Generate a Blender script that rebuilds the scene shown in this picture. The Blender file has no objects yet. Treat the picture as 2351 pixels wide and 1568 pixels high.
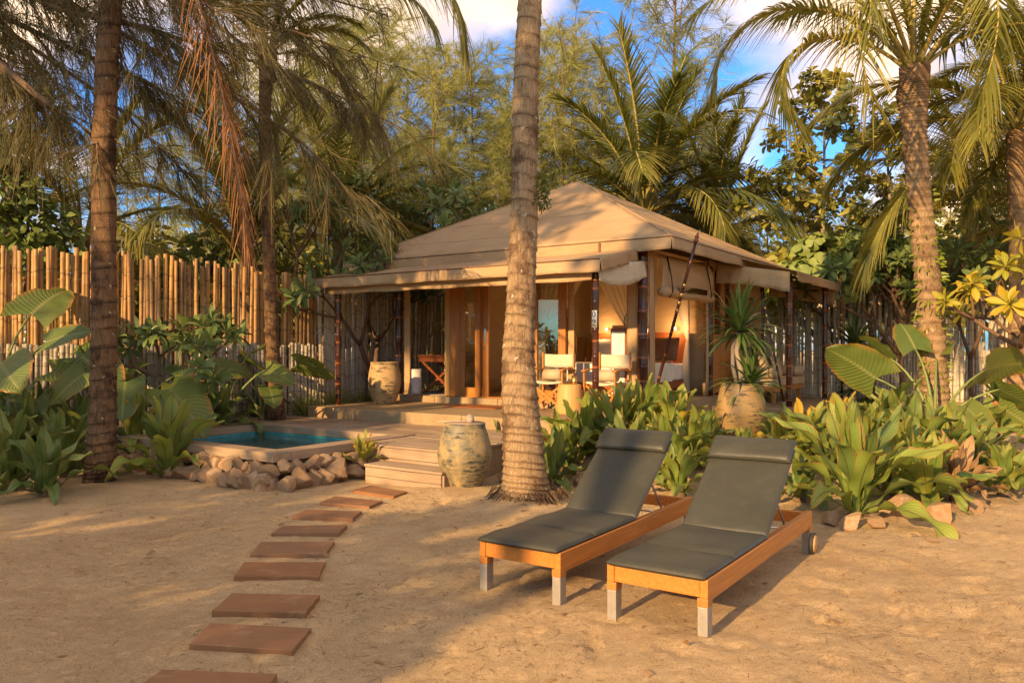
import bpy, bmesh, math, random
import numpy as np
from mathutils import Vector, Matrix

S = bpy.context.scene
COL = S.collection
R = math.radians
random.seed(7)
RNG = np.random.default_rng(7)

# ------------------------------------------------------------------ camera
FPX, U0, V0, EYE = 1829.0, 1175.5, 797.0, 1.55      # focal length / horizon in 2351-px units, eye height in m
cam_d = bpy.data.cameras.new('camera'); cam = bpy.data.objects.new('camera', cam_d); COL.objects.link(cam)
cam.location = (0, 0, EYE); cam.rotation_euler = (R(90), 0, 0)
cam_d.sensor_width = 36.0; cam_d.lens = 36.0 * FPX / 2351.0
cam_d.shift_y = (V0 - 784.0) / 2351.0
cam_d.clip_start = 0.05; cam_d.clip_end = 3000
S.camera = cam

# ------------------------------------------------------------------ light
SUN_DIR = Vector((0.58, 0.815, -0.36)).normalized()   # the way the light travels
SUN_EL = math.asin(-SUN_DIR.z)
SUN_AZ = math.atan2(-SUN_DIR.x, -SUN_DIR.y)
sun_d = bpy.data.lights.new('sun', 'SUN'); sun = bpy.data.objects.new('sun', sun_d); COL.objects.link(sun)
sun_d.energy = 3.3; sun_d.angle = R(0.6); sun_d.color = (1.0, 0.74, 0.42)
sun.rotation_euler = SUN_DIR.to_track_quat('-Z', 'Y').to_euler()
sun.location = (-20, -28, 18)

def nd(nt, t, ins=None, **props):
    n = nt.nodes.new(t)
    for k, v in props.items(): setattr(n, k, v)
    for k, v in (ins or {}).items():
        if isinstance(v, bpy.types.NodeSocket): nt.links.new(v, n.inputs[k])
        else: n.inputs[k].default_value = v
    return n

W = bpy.data.worlds.new('World'); S.world = W; W.use_nodes = True
nt = W.node_tree; nt.nodes.clear()
sky = nd(nt, 'ShaderNodeTexSky', sky_type='NISHITA', sun_disc=False)
sky.sun_elevation = SUN_EL; sky.sun_rotation = SUN_AZ; sky.dust_density = 1.2; sky.ozone_density = 2.5
tc = nd(nt, 'ShaderNodeTexCoord')
sepd = nd(nt, 'ShaderNodeSeparateXYZ', {0: tc.outputs['Generated']})
zc = nd(nt, 'ShaderNodeMath', {0: sepd.outputs['Z'], 1: 0.0}, operation='MAXIMUM')
zz = nd(nt, 'ShaderNodeMath', {0: zc.outputs[0], 1: 0.45}, operation='ADD')
dx = nd(nt, 'ShaderNodeMath', {0: sepd.outputs['X'], 1: zz.outputs[0]}, operation='DIVIDE')
dy = nd(nt, 'ShaderNodeMath', {0: sepd.outputs['Y'], 1: zz.outputs[0]}, operation='DIVIDE')
cv = nd(nt, 'ShaderNodeCombineXYZ', {0: dx.outputs[0], 1: dy.outputs[0], 2: 2.75})
n1 = nd(nt, 'ShaderNodeTexNoise', {'Vector': cv.outputs[0], 'Scale': 1.75, 'Detail': 7.0, 'Roughness': 0.5, 'Distortion': 0.25})
r1 = nd(nt, 'ShaderNodeValToRGB', {0: n1.outputs['Fac']})
r1.color_ramp.elements[0].position = 0.42; r1.color_ramp.elements[0].color = (0, 0, 0, 1)
r1.color_ramp.elements[1].position = 0.55; r1.color_ramp.elements[1].color = (1, 1, 1, 1)
n2 = nd(nt, 'ShaderNodeTexNoise', {'Vector': cv.outputs[0], 'Scale': 3.4, 'Detail': 6.0})
r2 = nd(nt, 'ShaderNodeValToRGB', {0: n2.outputs['Fac']})
r2.color_ramp.elements[0].position = 0.36; r2.color_ramp.elements[0].color = (2.9, 2.6, 2.3, 1)
r2.color_ramp.elements[1].position = 0.62; r2.color_ramp.elements[1].color = (5.6, 4.7, 3.8, 1)
skc = nd(nt, 'ShaderNodeMix', {0: 1.0, 6: sky.outputs[0], 7: (0.13, 0.55, 1.02, 1)}, data_type='RGBA', blend_type='MULTIPLY')
mixc = nd(nt, 'ShaderNodeMix', {0: r1.outputs[0], 6: skc.outputs[2], 7: r2.outputs[0]}, data_type='RGBA')
bg = nd(nt, 'ShaderNodeBackground', {0: mixc.outputs[2], 1: 0.15})
wo = nd(nt, 'ShaderNodeOutputWorld', {0: bg.outputs[0]})

S.view_settings.view_transform = 'Standard'; S.view_settings.look = 'None'
S.view_settings.exposure = 1.3; S.view_settings.gamma = 1.0; S.view_settings.use_curve_mapping = False
S.view_settings.use_white_balance = True; S.view_settings.white_balance_temperature = 8600; S.view_settings.white_balance_tint = 18
S.cycles.use_denoising = True
S.cycles.max_bounces = 8; S.cycles.diffuse_bounces = 4; S.cycles.transparent_max_bounces = 12
S.cycles.caustics_reflective = False; S.cycles.caustics_refractive = False

# ------------------------------------------------------------------ frames and ground
def at(u, v, Y):
    """a point of the place seen at photo position (u, v) and standing Y metres ahead"""
    return Vector(((u - U0) * Y / FPX, Y, EYE - (v - V0) * Y / FPX))
OX, OY = 1.15, 10.97                    # the numbered post: origin of the tent's own axes
TR = math.atan2(-0.564, 0.826)          # tent axes: x to the right along its front, y into the tent
CT, ST = math.cos(TR), math.sin(TR)
def tw(x, y, z=0.0): return Vector((OX + CT * x - ST * y, OY + ST * x + CT * y, z))
def to_tent(X, Y):
    dx, dy = X - OX, Y - OY
    return CT * dx + ST * dy, -ST * dx + CT * dy
def sst(t):
    t = np.clip(t, 0, 1); return t * t * (3 - 2 * t)
def ground_z(X, Y):
    X = np.asarray(X, float); Y = np.asarray(Y, float)
    lx, ly = to_tent(X, Y)
    q = X / np.maximum(Y, 1.0)
    far = sst((q - 0.50) / 0.12)
    zr = sst((X - 0.35) / 0.8) * ((1 - far) * 0.40 * sst((Y - 7.9) / 2.4) + far * 0.40 * sst((Y - 8.5) / 8.0))
    zl = 0.32 * sst((Y - 9.6) / 1.8) * sst((-2.6 - X) / 0.7)
    z = np.where(X > 0.2, zr, zl)
    pool = sst((lx + 4.85) / 0.12) * sst((-1.90 - lx) / 0.12) * sst((ly + 3.86) / 0.12) * sst((-1.78 - ly) / 0.12)
    z = z * (1 - pool) - 1.0 * pool
    return z
def gz(X, Y): return float(ground_z(X, Y))
def on_ground(u, v):
    Y = 8.0
    for _ in range(40):
        z = gz((u - U0) * Y / FPX, Y)
        Y = 0.6 * Y + 0.4 * FPX * (EYE - z) / max(v - V0, 8)
    return Vector(((u - U0) * Y / FPX, Y, gz((u - U0) * Y / FPX, Y)))

# ------------------------------------------------------------------ mesh helpers
class MB:
    def __init__(s): s.v = []; s.f = []; s.uv = []
    def add(s, V, F, UV=None):
        o = len(s.v)
        s.v += [tuple(map(float, p)) for p in V]; s.f += [tuple(i + o for i in f) for f in F]
        s.uv += [tuple(map(float, p)) for p in UV] if UV is not None else [(0.5, 0.5)] * len(V)
        return s
    def box(s, x0, x1, y0, y1, z0, z1):
        V = [(x, y, z) for z in (z0, z1) for y in (y0, y1) for x in (x0, x1)]
        return s.add(V, [(0, 2, 3, 1), (4, 5, 7, 6), (0, 1, 5, 4), (1, 3, 7, 5), (3, 2, 6, 7), (2, 0, 4, 6)])
    def bar(s, p0, p1, w, h, up=(0, 0, 1)):
        p0, p1, up = Vector(p0), Vector(p1), Vector(up)
        d = (p1 - p0).normalized()
        if abs(d.dot(up)) > 0.97: up = Vector((0, 1, 0))
        sx = d.cross(up).normalized() * (w / 2); sz = sx.cross(d).normalized() * (h / 2)
        V = [p + a * sx + b * sz for p in (p0, p1) for a, b in ((-1, -1), (1, -1), (1, 1), (-1, 1))]
        return s.add(V, [(3, 2, 1, 0), (4, 5, 6, 7), (0, 1, 5, 4), (1, 2, 6, 5), (2, 3, 7, 6), (3, 0, 4, 7)])
    def tube(s, pts, rad, n=8, cap=True):
        pts = [Vector(p) for p in pts]; m = len(pts)
        if not hasattr(rad, '__len__'): rad = [rad] * m
        V = []; UV = []; x = None; L = 0
        for i, p in enumerate(pts):
            d = (pts[min(i + 1, m - 1)] - pts[max(i - 1, 0)]).normalized()
            if x is None:
                x = d.orthogonal().normalized() if abs(d.z) < 0.9 else Vector((1, 0, 0))
            x = (x - d * x.dot(d)).normalized(); y = d.cross(x)
            if i: L += (p - pts[i - 1]).length
            for k in range(n):
                a = 2 * math.pi * k / n
                V.append(p + (x * math.cos(a) + y * math.sin(a)) * rad[i]); UV.append((k / n, L))
        F = [(i * n + k, i * n + (k + 1) % n, (i + 1) * n + (k + 1) % n, (i + 1) * n + k) for i in range(m - 1) for k in range(n)]
        if cap: F += [tuple(range(n - 1, -1, -1)), tuple(range((m - 1) * n, m * n))]
        return s.add(V, F, UV)
    def lathe(s, prof, n=32, cx=0, cy=0):
        V = []; UV = []
        for i, (r, z) in enumerate(prof):
            for k in range(n):
                a = 2 * math.pi * k / n
                V.append((cx + r * math.cos(a), cy + r * math.sin(a), z)); UV.append((k / n, z))
        F = [(i * n + k, i * n + (k + 1) % n, (i + 1) * n + (k + 1) % n, (i + 1) * n + k) for i in range(len(prof) - 1) for k in range(n)]
        F += [tuple(range(n - 1, -1, -1)), tuple(range((len(prof) - 1) * n, len(prof) * n))]
        return s.add(V, F, UV)
    def grid(s, fn, nu, nv):
        V = []; UV = []
        for j in range(nv + 1):
            for i in range(nu + 1):
                V.append(fn(i / nu, j / nv)); UV.append((i / nu, j / nv))
        F = [(j * (nu + 1) + i, j * (nu + 1) + i + 1, (j + 1) * (nu + 1) + i + 1, (j + 1) * (nu + 1) + i) for j in range(nv) for i in range(nu)]
        return s.add(V, F, UV)
    def poly(s, pts, z0, z1):
        n = len(pts)
        V = [(x, y, z0) for x, y in pts] + [(x, y, z1) for x, y in pts]
        F = [tuple(range(n - 1, -1, -1)), tuple(range(n, 2 * n))] + [(i, (i + 1) % n, n + (i + 1) % n, n + i) for i in range(n)]
        return s.add(V, F)
    def mesh(s, name, mat, smooth=True):
        me = bpy.data.meshes.new(name); me.from_pydata(s.v, [], s.f)
        uvl = me.uv_layers.new(name='UVMap')
        idx = np.zeros(len(me.loops), dtype=np.int32); me.loops.foreach_get('vertex_index', idx)
        uvl.data.foreach_set('uv', np.array(s.uv, np.float32)[idx].ravel())
        if mat: me.materials.append(mat)
        if smooth: me.polygons.foreach_set('use_smooth', [True] * len(me.polygons))
        me.update(); return me

def np_mesh(name, V, Q, mat, uv=None, smooth=True):
    me = bpy.data.meshes.new(name); Q = np.asarray(Q, np.int32); k = Q.shape[1]
    me.vertices.add(len(V)); me.vertices.foreach_set('co', np.asarray(V, np.float32).ravel())
    me.loops.add(Q.size); me.loops.foreach_set('vertex_index', Q.ravel())
    me.polygons.add(len(Q)); me.polygons.foreach_set('loop_start', np.arange(0, Q.size, k, dtype=np.int32))
    if uv is not None:
        l = me.uv_layers.new(name='UVMap'); l.data.foreach_set('uv', np.asarray(uv, np.float32)[Q.ravel()].ravel())
    if smooth: me.polygons.foreach_set('use_smooth', np.ones(len(Q), bool))
    if mat: me.materials.append(mat)
    me.update(calc_edges=True); me.validate(); return me

def ribbons(P, D, L, Wd, droop=0.2, seg=2, face=None, rng=None, taper=0.2):
    """N thin blades from points P along D: returns verts, quads, uv"""
    rng = rng or RNG; N = len(P)
    D = D / (np.linalg.norm(D, axis=1, keepdims=True) + 1e-9)
    L = np.broadcast_to(np.asarray(L, float), (N,)); Wd = np.broadcast_to(np.asarray(Wd, float), (N,))
    rv = rng.normal(size=(N, 3)) if face is None else np.broadcast_to(np.asarray(face, float), (N, 3)) + 0.25 * rng.normal(size=(N, 3))
    sd = np.cross(D, rv); sd /= (np.linalg.norm(sd, axis=1, keepdims=True) + 1e-9)
    V = np.zeros((N, seg + 1, 2, 3)); UV = np.zeros((N, seg + 1, 2, 2))
    for i in range(seg + 1):
        t = i / seg
        c = P + D * (L * t)[:, None]; c[:, 2] -= droop * L * t * t
        w = Wd * (1 - (1 - taper) * t) / 2
        V[:, i, 0] = c - sd * w[:, None]; V[:, i, 1] = c + sd * w[:, None]
        UV[:, i, 0] = (0, t); UV[:, i, 1] = (1, t)
    b = np.arange(N)[:, None] * (seg + 1) * 2 + np.arange(seg)[None] * 2
    Q = np.stack([b, b + 1, b + 3, b + 2], -1).reshape(-1, 4)
    return V.reshape(-1, 3), Q, UV.reshape(-1, 2)

def cat_mesh(parts):
    Vs, Qs, Us, o = [], [], [], 0
    for V, Q, U in parts:
        Vs.append(V); Qs.append(Q + o); Us.append(U); o += len(V)
    return np.concatenate(Vs), np.concatenate(Qs), np.concatenate(Us)

# ------------------------------------------------------------------ objects
def tag(o, label, cat, group=None):
    o['label'] = label; o['category'] = cat
    if group: o['group'] = group
    return o
def ob(name, me, parent=None, loc=(0, 0, 0), rot=(0, 0, 0), sc=None):
    o = bpy.data.objects.new(name, me); COL.objects.link(o)
    o.location = loc; o.rotation_euler = rot
    if sc is not None: o.scale = (sc, sc, sc) if not hasattr(sc, '__len__') else sc
    if parent: o.parent = parent
    return o
def thing(name, label, cat, loc=(0, 0, 0), rz=0, group=None):
    return tag(ob(name, None, None, loc, (0, 0, rz)), label, cat, group)
def struct(name, me, loc=(0, 0, 0), rz=0, kind='structure'):
    o = ob(name, me, None, loc, (0, 0, rz)); o['kind'] = kind; return o
def bev(o, w=0.004, seg=2):
    m = o.modifiers.new('bevel', 'BEVEL'); m.width = w; m.segments = seg; m.limit_method = 'ANGLE'; m.angle_limit = R(40); return o
def copy_tree(o, parent=None):
    c = o.copy(); COL.objects.link(c); c.parent = parent
    for ch in list(o.children): copy_tree(ch, c)
    return c
# ------------------------------------------------------------------ materials
def new_mat(name):
    m = bpy.data.materials.new(name); m.use_nodes = True
    t = m.node_tree; b = t.nodes['Principled BSDF']; return m, t, b
def ramp(t, fac, stops, interp='LINEAR'):
    r = nd(t, 'ShaderNodeValToRGB', {0: fac}); cr = r.color_ramp; cr.interpolation = interp
    while len(cr.elements) < len(stops): cr.elements.new(0.5)
    for e, (p, c) in zip(cr.elements, stops):
        e.position = p; e.color = (c, c, c, 1) if not hasattr(c, '__len__') else (*c, 1)
    return r.outputs[0]
def noise(t, vec, scale, detail=4.0, rough=0.55, dist=0.0):
    n = nd(t, 'ShaderNodeTexNoise', {'Scale': scale, 'Detail': detail, 'Roughness': rough, 'Distortion': dist})
    if vec is not None: t.links.new(vec, n.inputs['Vector'])
    return n.outputs['Fac']
def mixc3(t, f, a, b, mode='MIX'):
    def c(x): return x if isinstance(x, bpy.types.NodeSocket) else (*x, 1)
    return nd(t, 'ShaderNodeMix', {0: f, 6: c(a), 7: c(b)}, data_type='RGBA', blend_type=mode).outputs[2]
def math1(t, op, a, b=0.5, c=None):
    ins = {0: a, 1: b}
    if c is not None: ins[2] = c
    return nd(t, 'ShaderNodeMath', ins, operation=op).outputs[0]
def coords(t, kind='Object', scale=(1, 1, 1), rot=(0, 0, 0)):
    tc = nd(t, 'ShaderNodeTexCoord')
    return nd(t, 'ShaderNodeMapping', {'Vector': tc.outputs[kind], 'Scale': scale, 'Rotation': rot}).outputs[0]
def world_pos(t, scale=(1, 1, 1)):
    g = nd(t, 'ShaderNodeNewGeometry')
    return nd(t, 'ShaderNodeMapping', {'Vector': g.outputs['Position'], 'Scale': scale}).outputs[0]
def bump(t, b, h, strength=0.3, dist=0.01, prev=None):
    n = nd(t, 'ShaderNodeBump', {'Strength': strength, 'Distance': dist, 'Height': h})
    if prev is not None: t.links.new(prev, n.inputs['Normal'])
    t.links.new(n.outputs[0], b.inputs['Normal']); return n.outputs[0]
def rnd(t): return nd(t, 'ShaderNodeObjectInfo').outputs['Random']

def m_sand():
    m, t, b = new_mat('sand'); p = world_pos(t)
    big = noise(t, p, 0.55, 5, 0.6); mid = noise(t, p, 3.0, 6, 0.7); fine = noise(t, p, 75, 3, 0.7)
    c = mixc3(t, ramp(t, mid, [(0.3, 0.0), (0.75, 1.0)]), (0.66, 0.455, 0.25), (0.82, 0.595, 0.345))
    c = mixc3(t, ramp(t, big, [(0.5, 0.0), (0.7, 0.45)]), c, (0.42, 0.26, 0.135))
    grit = ramp(t, noise(t, p, 38, 2, 0.8), [(0.60, 0.0), (0.68, 1.0)])
    gm = ramp(t, noise(t, p, 1.15, 4, 0.6), [(0.46, 0.1), (0.66, 0.9)])
    c = mixc3(t, math1(t, 'MULTIPLY', grit, gm), c, (0.17, 0.095, 0.045))
    c = mixc3(t, ramp(t, fine, [(0.35, 0.28), (0.7, 0.0)]), c, (0.27, 0.17, 0.09))
    c = mixc3(t, ramp(t, noise(t, p, 150, 2, 0.8), [(0.36, 0.5), (0.50, 0.0)]), c, (0.30, 0.175, 0.08))
    c = mixc3(t, ramp(t, noise(t, p, 64, 2, 0.8), [(0.58, 0.0), (0.70, 0.55)]), c, (0.78, 0.57, 0.33))
    t.links.new(c, b.inputs['Base Color']); b.inputs['Roughness'].default_value = 0.95; b.inputs['Specular IOR Level'].default_value = 0.12
    hs = noise(t, p, 11, 7, 0.8, 0.6)
    n1 = bump(t, b, hs, 0.9, 0.06)
    bump(t, b, noise(t, p, 55, 4, 0.75), 0.9, 0.014, n1)
    return m
def m_agg():
    m, t, b = new_mat('aggregate'); p = world_pos(t)
    vo = nd(t, 'ShaderNodeTexVoronoi', {'Vector': p, 'Scale': 95.0})
    c = mixc3(t, vo.outputs['Color'], (0.24, 0.15, 0.075), (0.50, 0.37, 0.21))
    c = mixc3(t, ramp(t, noise(t, p, 2.2, 5), [(0.35, 0.45), (0.7, 0.0)]), c, (0.21, 0.12, 0.06))
    t.links.new(c, b.inputs['Base Color']); b.inputs['Roughness'].default_value = 0.75
    bump(t, b, vo.outputs['Distance'], 0.6, 0.008); return m
def m_wood(name, c1, c2, axis=0, rough=0.5, sc=9.0, spec=0.4, weather=0.0, band=0.5):
    m, t, b = new_mat(name)
    s = [sc * 6] * 3; s[axis] = sc * 0.35
    p = coords(t, 'Object', tuple(s)); o = nd(t, 'ShaderNodeObjectInfo')
    p2 = nd(t, 'ShaderNodeVectorMath', {0: p, 1: o.outputs['Location']}, operation='ADD').outputs[0]
    g = noise(t, p2, 1.0, 6, 0.65, 0.6)
    c = mixc3(t, ramp(t, g, [(0.3, 0.0), (0.72, 1.0)]), c1, c2)
    c = mixc3(t, math1(t, 'MULTIPLY', o.outputs['Random'], band), c, tuple(x * 0.6 for x in c1))
    if weather:
        c = mixc3(t, ramp(t, noise(t, world_pos(t), 1.6, 6, 0.65), [(0.4, 0.0), (0.7, weather)]), c, (0.19, 0.12, 0.075))
    t.links.new(c, b.inputs['Base Color']); b.inputs['Roughness'].default_value = rough; b.inputs['Specular IOR Level'].default_value = spec
    bump(t, b, g, 0.25, 0.004); return m
def m_canvas(name, c1, c2, transl=0.0, stain=0.4):
    m, t, b = new_mat(name); p = world_pos(t)
    c = mixc3(t, ramp(t, noise(t, p, 0.8, 6, 0.6), [(0.35, 0.0), (0.7, 1.0)]), c1, c2)
    st = ramp(t, noise(t, world_pos(t, (1.2, 1.2, 5.0)), 1.4, 7, 0.7), [(0.52, 0.0), (0.75, stain)])
    c = mixc3(t, st, c, tuple(x * 0.62 for x in c1))
    t.links.new(c, b.inputs['Base Color']); b.inputs['Roughness'].default_value = 0.9; b.inputs['Specular IOR Level'].default_value = 0.1
    w = noise(t, p, 260, 1); n1 = bump(t, b, w, 0.15, 0.002)
    bump(t, b, noise(t, world_pos(t, (1, 1, 2.5)), 2.6, 4, 0.55, 0.8), 0.45, 0.06, n1)
    if transl:
        out = t.nodes['Material Output']; tr = nd(t, 'ShaderNodeBsdfTranslucent', {0: c})
        mx = nd(t, 'ShaderNodeMixShader', {0: transl, 1: b.outputs[0], 2: tr.outputs[0]}); t.links.new(mx.outputs[0], out.inputs[0])
    return m
def m_plain(name, c, rough=0.6, metal=0.0, spec=0.4, var=0.15, sc=12.0, bmp=0.1):
    m, t, b = new_mat(name); p = coords(t, 'Object')
    n = noise(t, p, sc, 5, 0.6)
    cc = mixc3(t, ramp(t, n, [(0.3, 0.0), (0.7, 1.0)]), tuple(x * (1 - var) for x in c), tuple(min(1, x * (1 + var)) for x in c))
    t.links.new(cc, b.inputs['Base Color']); b.inputs['Roughness'].default_value = rough; b.inputs['Metallic'].default_value = metal
    b.inputs['Specular IOR Level'].default_value = spec
    if bmp: bump(t, b, n, bmp, 0.01)
    return m
def m_palm_bark(name, base, dark, pale, ringdark=0.8):
    m, t, b = new_mat(name)
    a = nd(t, 'ShaderNodeAttribute', attribute_name='ring').outputs['Fac']
    p = coords(t, 'Object'); fib = noise(t, coords(t, 'Object', (22, 22, 2.2)), 3.0, 5, 0.7)
    bandn = noise(t, coords(t, 'Object', (2.2, 2.2, 4)), 2.6, 5, 0.65)
    c = mixc3(t, ramp(t, fib, [(0.32, 0.0), (0.7, 1.0)]), tuple(x * 0.42 for x in base), base)
    scar = math1(t, 'MULTIPLY', ramp(t, a, [(0.0, 0.9), (0.10, 0.6), (0.30, 0.0)]), ramp(t, bandn, [(0.38, 0.02), (0.58, ringdark)]))
    c = mixc3(t, scar, c, dark)
    c = mixc3(t, ramp(t, noise(t, coords(t, 'Object', (1.2, 1.2, 0.9)), 2.6, 7, 0.75), [(0.49, 0.0), (0.60, ringdark * 0.9)]), c, tuple(x * 1.25 for x in dark))
    lich = ramp(t, noise(t, p, 9.5, 3, 0.6), [(0.665, 0.0), (0.70, 1.0)])
    c = mixc3(t, math1(t, 'MULTIPLY', lich, 0.75), c, pale)
    t.links.new(c, b.inputs['Base Color']); b.inputs['Roughness'].default_value = 0.92; b.inputs['Specular IOR Level'].default_value = 0.15
    n1 = bump(t, b, fib, 1.0, 0.022); bump(t, b, noise(t, p, 45, 3), 0.35, 0.006, n1); return m
def m_bark(name, c, d):
    m, t, b = new_mat(name); n = noise(t, coords(t, 'Object', (9, 9, 2)), 4, 5, 0.7)
    t.links.new(mixc3(t, ramp(t, n, [(0.3, 0), (0.7, 1)]), d, c), b.inputs['Base Color']); b.inputs['Roughness'].default_value = 0.9
    bump(t, b, n, 0.5, 0.01); return m
def m_bamboo(name, c1, c2, nodec, rough=0.55, gap=0.34, spec=0.3, weather=None):
    m, t, b = new_mat(name); o = nd(t, 'ShaderNodeObjectInfo')
    uv = nd(t, 'ShaderNodeUVMap'); sp = nd(t, 'ShaderNodeSeparateXYZ', {0: uv.outputs[0]})
    st = noise(t, coords(t, 'Object', (30, 30, 1.5)), 1.5, 4, 0.6)
    c = mixc3(t, o.outputs['Random'], c1, c2)
    c = mixc3(t, ramp(t, st, [(0.35, 0.55), (0.7, 0.0)]), c, tuple(x * 0.55 for x in c1))
    if weather:
        gp = nd(t, 'ShaderNodeNewGeometry'); sz = nd(t, 'ShaderNodeSeparateXYZ', {0: gp.outputs['Position']})
        wn = noise(t, world_pos(t, (3, 3, 0.6)), 1.2, 4)
        c = mixc3(t, ramp(t, wn, [(0.4, 0.0), (0.66, 0.75)]), c, weather)
    f = math1(t, 'FRACT', math1(t, 'DIVIDE', sp.outputs[1], gap))
    k = ramp(t, f, [(0.0, 1.0), (0.035, 1.0), (0.07, 0.0), (0.95, 0.0), (0.99, 0.8)])
    c = mixc3(t, math1(t, 'MULTIPLY', k, 0.85), c, nodec)
    t.links.new(c, b.inputs['Base Color']); b.inputs['Roughness'].default_value = rough; b.inputs['Specular IOR Level'].default_value = spec
    bump(t, b, st, 0.15, 0.004); return m
def m_leaf(name, c1, c2, rib=None, tip=None, tipmix=0.0, rough=0.45, transl=0.28, vein=0.0, edge=None, brown=0.0, spec=0.35, tcol=None):
    m, t, b = new_mat(name)
    uv = nd(t, 'ShaderNodeUVMap'); sp = nd(t, 'ShaderNodeSeparateXYZ', {0: uv.outputs[0]}); u, v = sp.outputs[0], sp.outputs[1]
    r = rnd(t); wn = noise(t, world_pos(t), 1.7, 4, 0.6)
    f = math1(t, 'ADD', math1(t, 'MULTIPLY', r, 0.6), math1(t, 'MULTIPLY', wn, 0.5))
    c = mixc3(t, ramp(t, f, [(0.2, 0.0), (0.85, 1.0)]), c1, c2)
    if tip is not None:
        tf = math1(t, 'MULTIPLY', ramp(t, v, [(0.35, 0.0), (1.0, 1.0)]), ramp(t, math1(t, 'ADD', math1(t, 'MULTIPLY', wn, 0.5), math1(t, 'MULTIPLY', r, 0.5)), [(0.35, 0.0), (0.75, tipmix)]))
        c = mixc3(t, tf, c, tip)
    au = math1(t, 'ABSOLUTE', math1(t, 'SUBTRACT', u, 0.5))
    if edge is not None:
        ef = math1(t, 'MULTIPLY', ramp(t, math1(t, 'ADD', au, math1(t, 'MULTIPLY', noise(t, coords(t, 'Object'), 9, 4), 0.2)), [(0.50, 0.0), (0.58, 1.0)]), ramp(t, v, [(0.3, 0.2), (0.7, 1.0)]))
        c = mixc3(t, ef, c, edge)
    if rib is not None:
        c = mixc3(t, ramp(t, au, [(0.012, 0.9), (0.05, 0.0)]), c, rib)
    if brown:
        c = mixc3(t, ramp(t, noise(t, coords(t, 'Object'), 7, 5, 0.7), [(0.62, 0.0), (0.72, brown)]), c, (0.16, 0.07, 0.025))
    t.links.new(c, b.inputs['Base Color']); b.inputs['Roughness'].default_value = rough; b.inputs['Specular IOR Level'].default_value = spec
    if vein:
        ph = math1(t, 'SUBTRACT', math1(t, 'MULTIPLY', v, 95.0), math1(t, 'MULTIPLY', au, 55.0))
        bump(t, b, math1(t, 'SINE', ph), vein, 0.006)
    out = t.nodes['Material Output']
    tcx = mixc3(t, 0.5, c, tcol) if tcol else c
    tr = nd(t, 'ShaderNodeBsdfTranslucent', {0: tcx})
    mx = nd(t, 'ShaderNodeMixShader', {0: transl, 1: b.outputs[0], 2: tr.outputs[0]}); t.links.new(mx.outputs[0], out.inputs[0])
    return m
def m_glaze(name, body, glaze, dark, lo=0.42, hi=0.5, vert=1.0):
    m, t, b = new_mat(name); p = coords(t, 'Object')
    n = noise(t, coords(t, 'Object', (4, 4, 9)), 1.6, 8, 0.72, 0.5); n2 = noise(t, coords(t, 'Object', (2.5, 2.5, 1.6)), 1.9, 6, 0.65)
    c = mixc3(t, ramp(t, n2, [(0.35, 0.0), (0.65, 1.0)]), body, tuple(x * 0.72 for x in body))
    mask = math1(t, 'MULTIPLY', ramp(t, n, [(lo, 0.0), (hi, 1.0)]), ramp(t, n2, [(0.36, 0.0), (0.56, 1.0)]))
    c = mixc3(t, mask, c, glaze)
    c = mixc3(t, math1(t, 'MULTIPLY', ramp(t, noise(t, coords(t, 'Object', (3, 3, 14)), 2.2, 7, 0.7), [(0.53, 0.0), (0.58, 1.0)]), ramp(t, n2, [(0.42, 0.0), (0.55, 0.95)])), c, dark)
    t.links.new(c, b.inputs['Base Color'])
    t.links.new(ramp(t, mask, [(0.0, 0.8), (1.0, 0.55)]), b.inputs['Roughness'])
    n1 = bump(t, b, n, 0.3, 0.006); bump(t, b, noise(t, p, 30, 4), 0.25, 0.005, n1); return m
def m_stone(name, c1, c2, c3):
    m, t, b = new_mat(name); p = coords(t, 'Object'); o = nd(t, 'ShaderNodeObjectInfo')
    p2 = nd(t, 'ShaderNodeVectorMath', {0: p, 1: o.outputs['Location']}, operation='ADD').outputs[0]
    c = mixc3(t, ramp(t, noise(t, p2, 4.5, 7, 0.7, 0.6), [(0.33, 0), (0.66, 1)]), c1, c2)
    c = mixc3(t, math1(t, 'MULTIPLY', ramp(t, noise(t, p2, 2.3, 5), [(0.5, 0.0), (0.68, 1.0)]), 0.8), c, c3)
    c = mixc3(t, math1(t, 'MULTIPLY', o.outputs['Random'], 0.75), c, (0.26, 0.15, 0.075))
    t.links.new(c, b.inputs['Base Color']); b.inputs['Roughness'].default_value = 0.85; b.inputs['Specular IOR Level'].default_value = 0.25
    n1 = bump(t, b, noise(t, p2, 14, 6, 0.7), 0.7, 0.02); bump(t, b, noise(t, p2, 70, 3), 0.3, 0.004, n1); return m
def m_glass():
    m, t, b = new_mat('window_glass'); out = t.nodes['Material Output']
    fr = nd(t, 'ShaderNodeFresnel', {0: 1.5}); tp = nd(t, 'ShaderNodeBsdfTransparent', {0: (0.86, 0.9, 0.86, 1)}); gl = nd(t, 'ShaderNodeBsdfGlossy', {0: (1, 1, 1, 1), 1: 0.02})
    f2 = math1(t, 'ADD', fr.outputs[0], 0.04)
    t.links.new(nd(t, 'ShaderNodeMixShader', {0: f2, 1: tp.outputs[0], 2: gl.outputs[0]}).outputs[0], out.inputs[0]); return m
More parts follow.
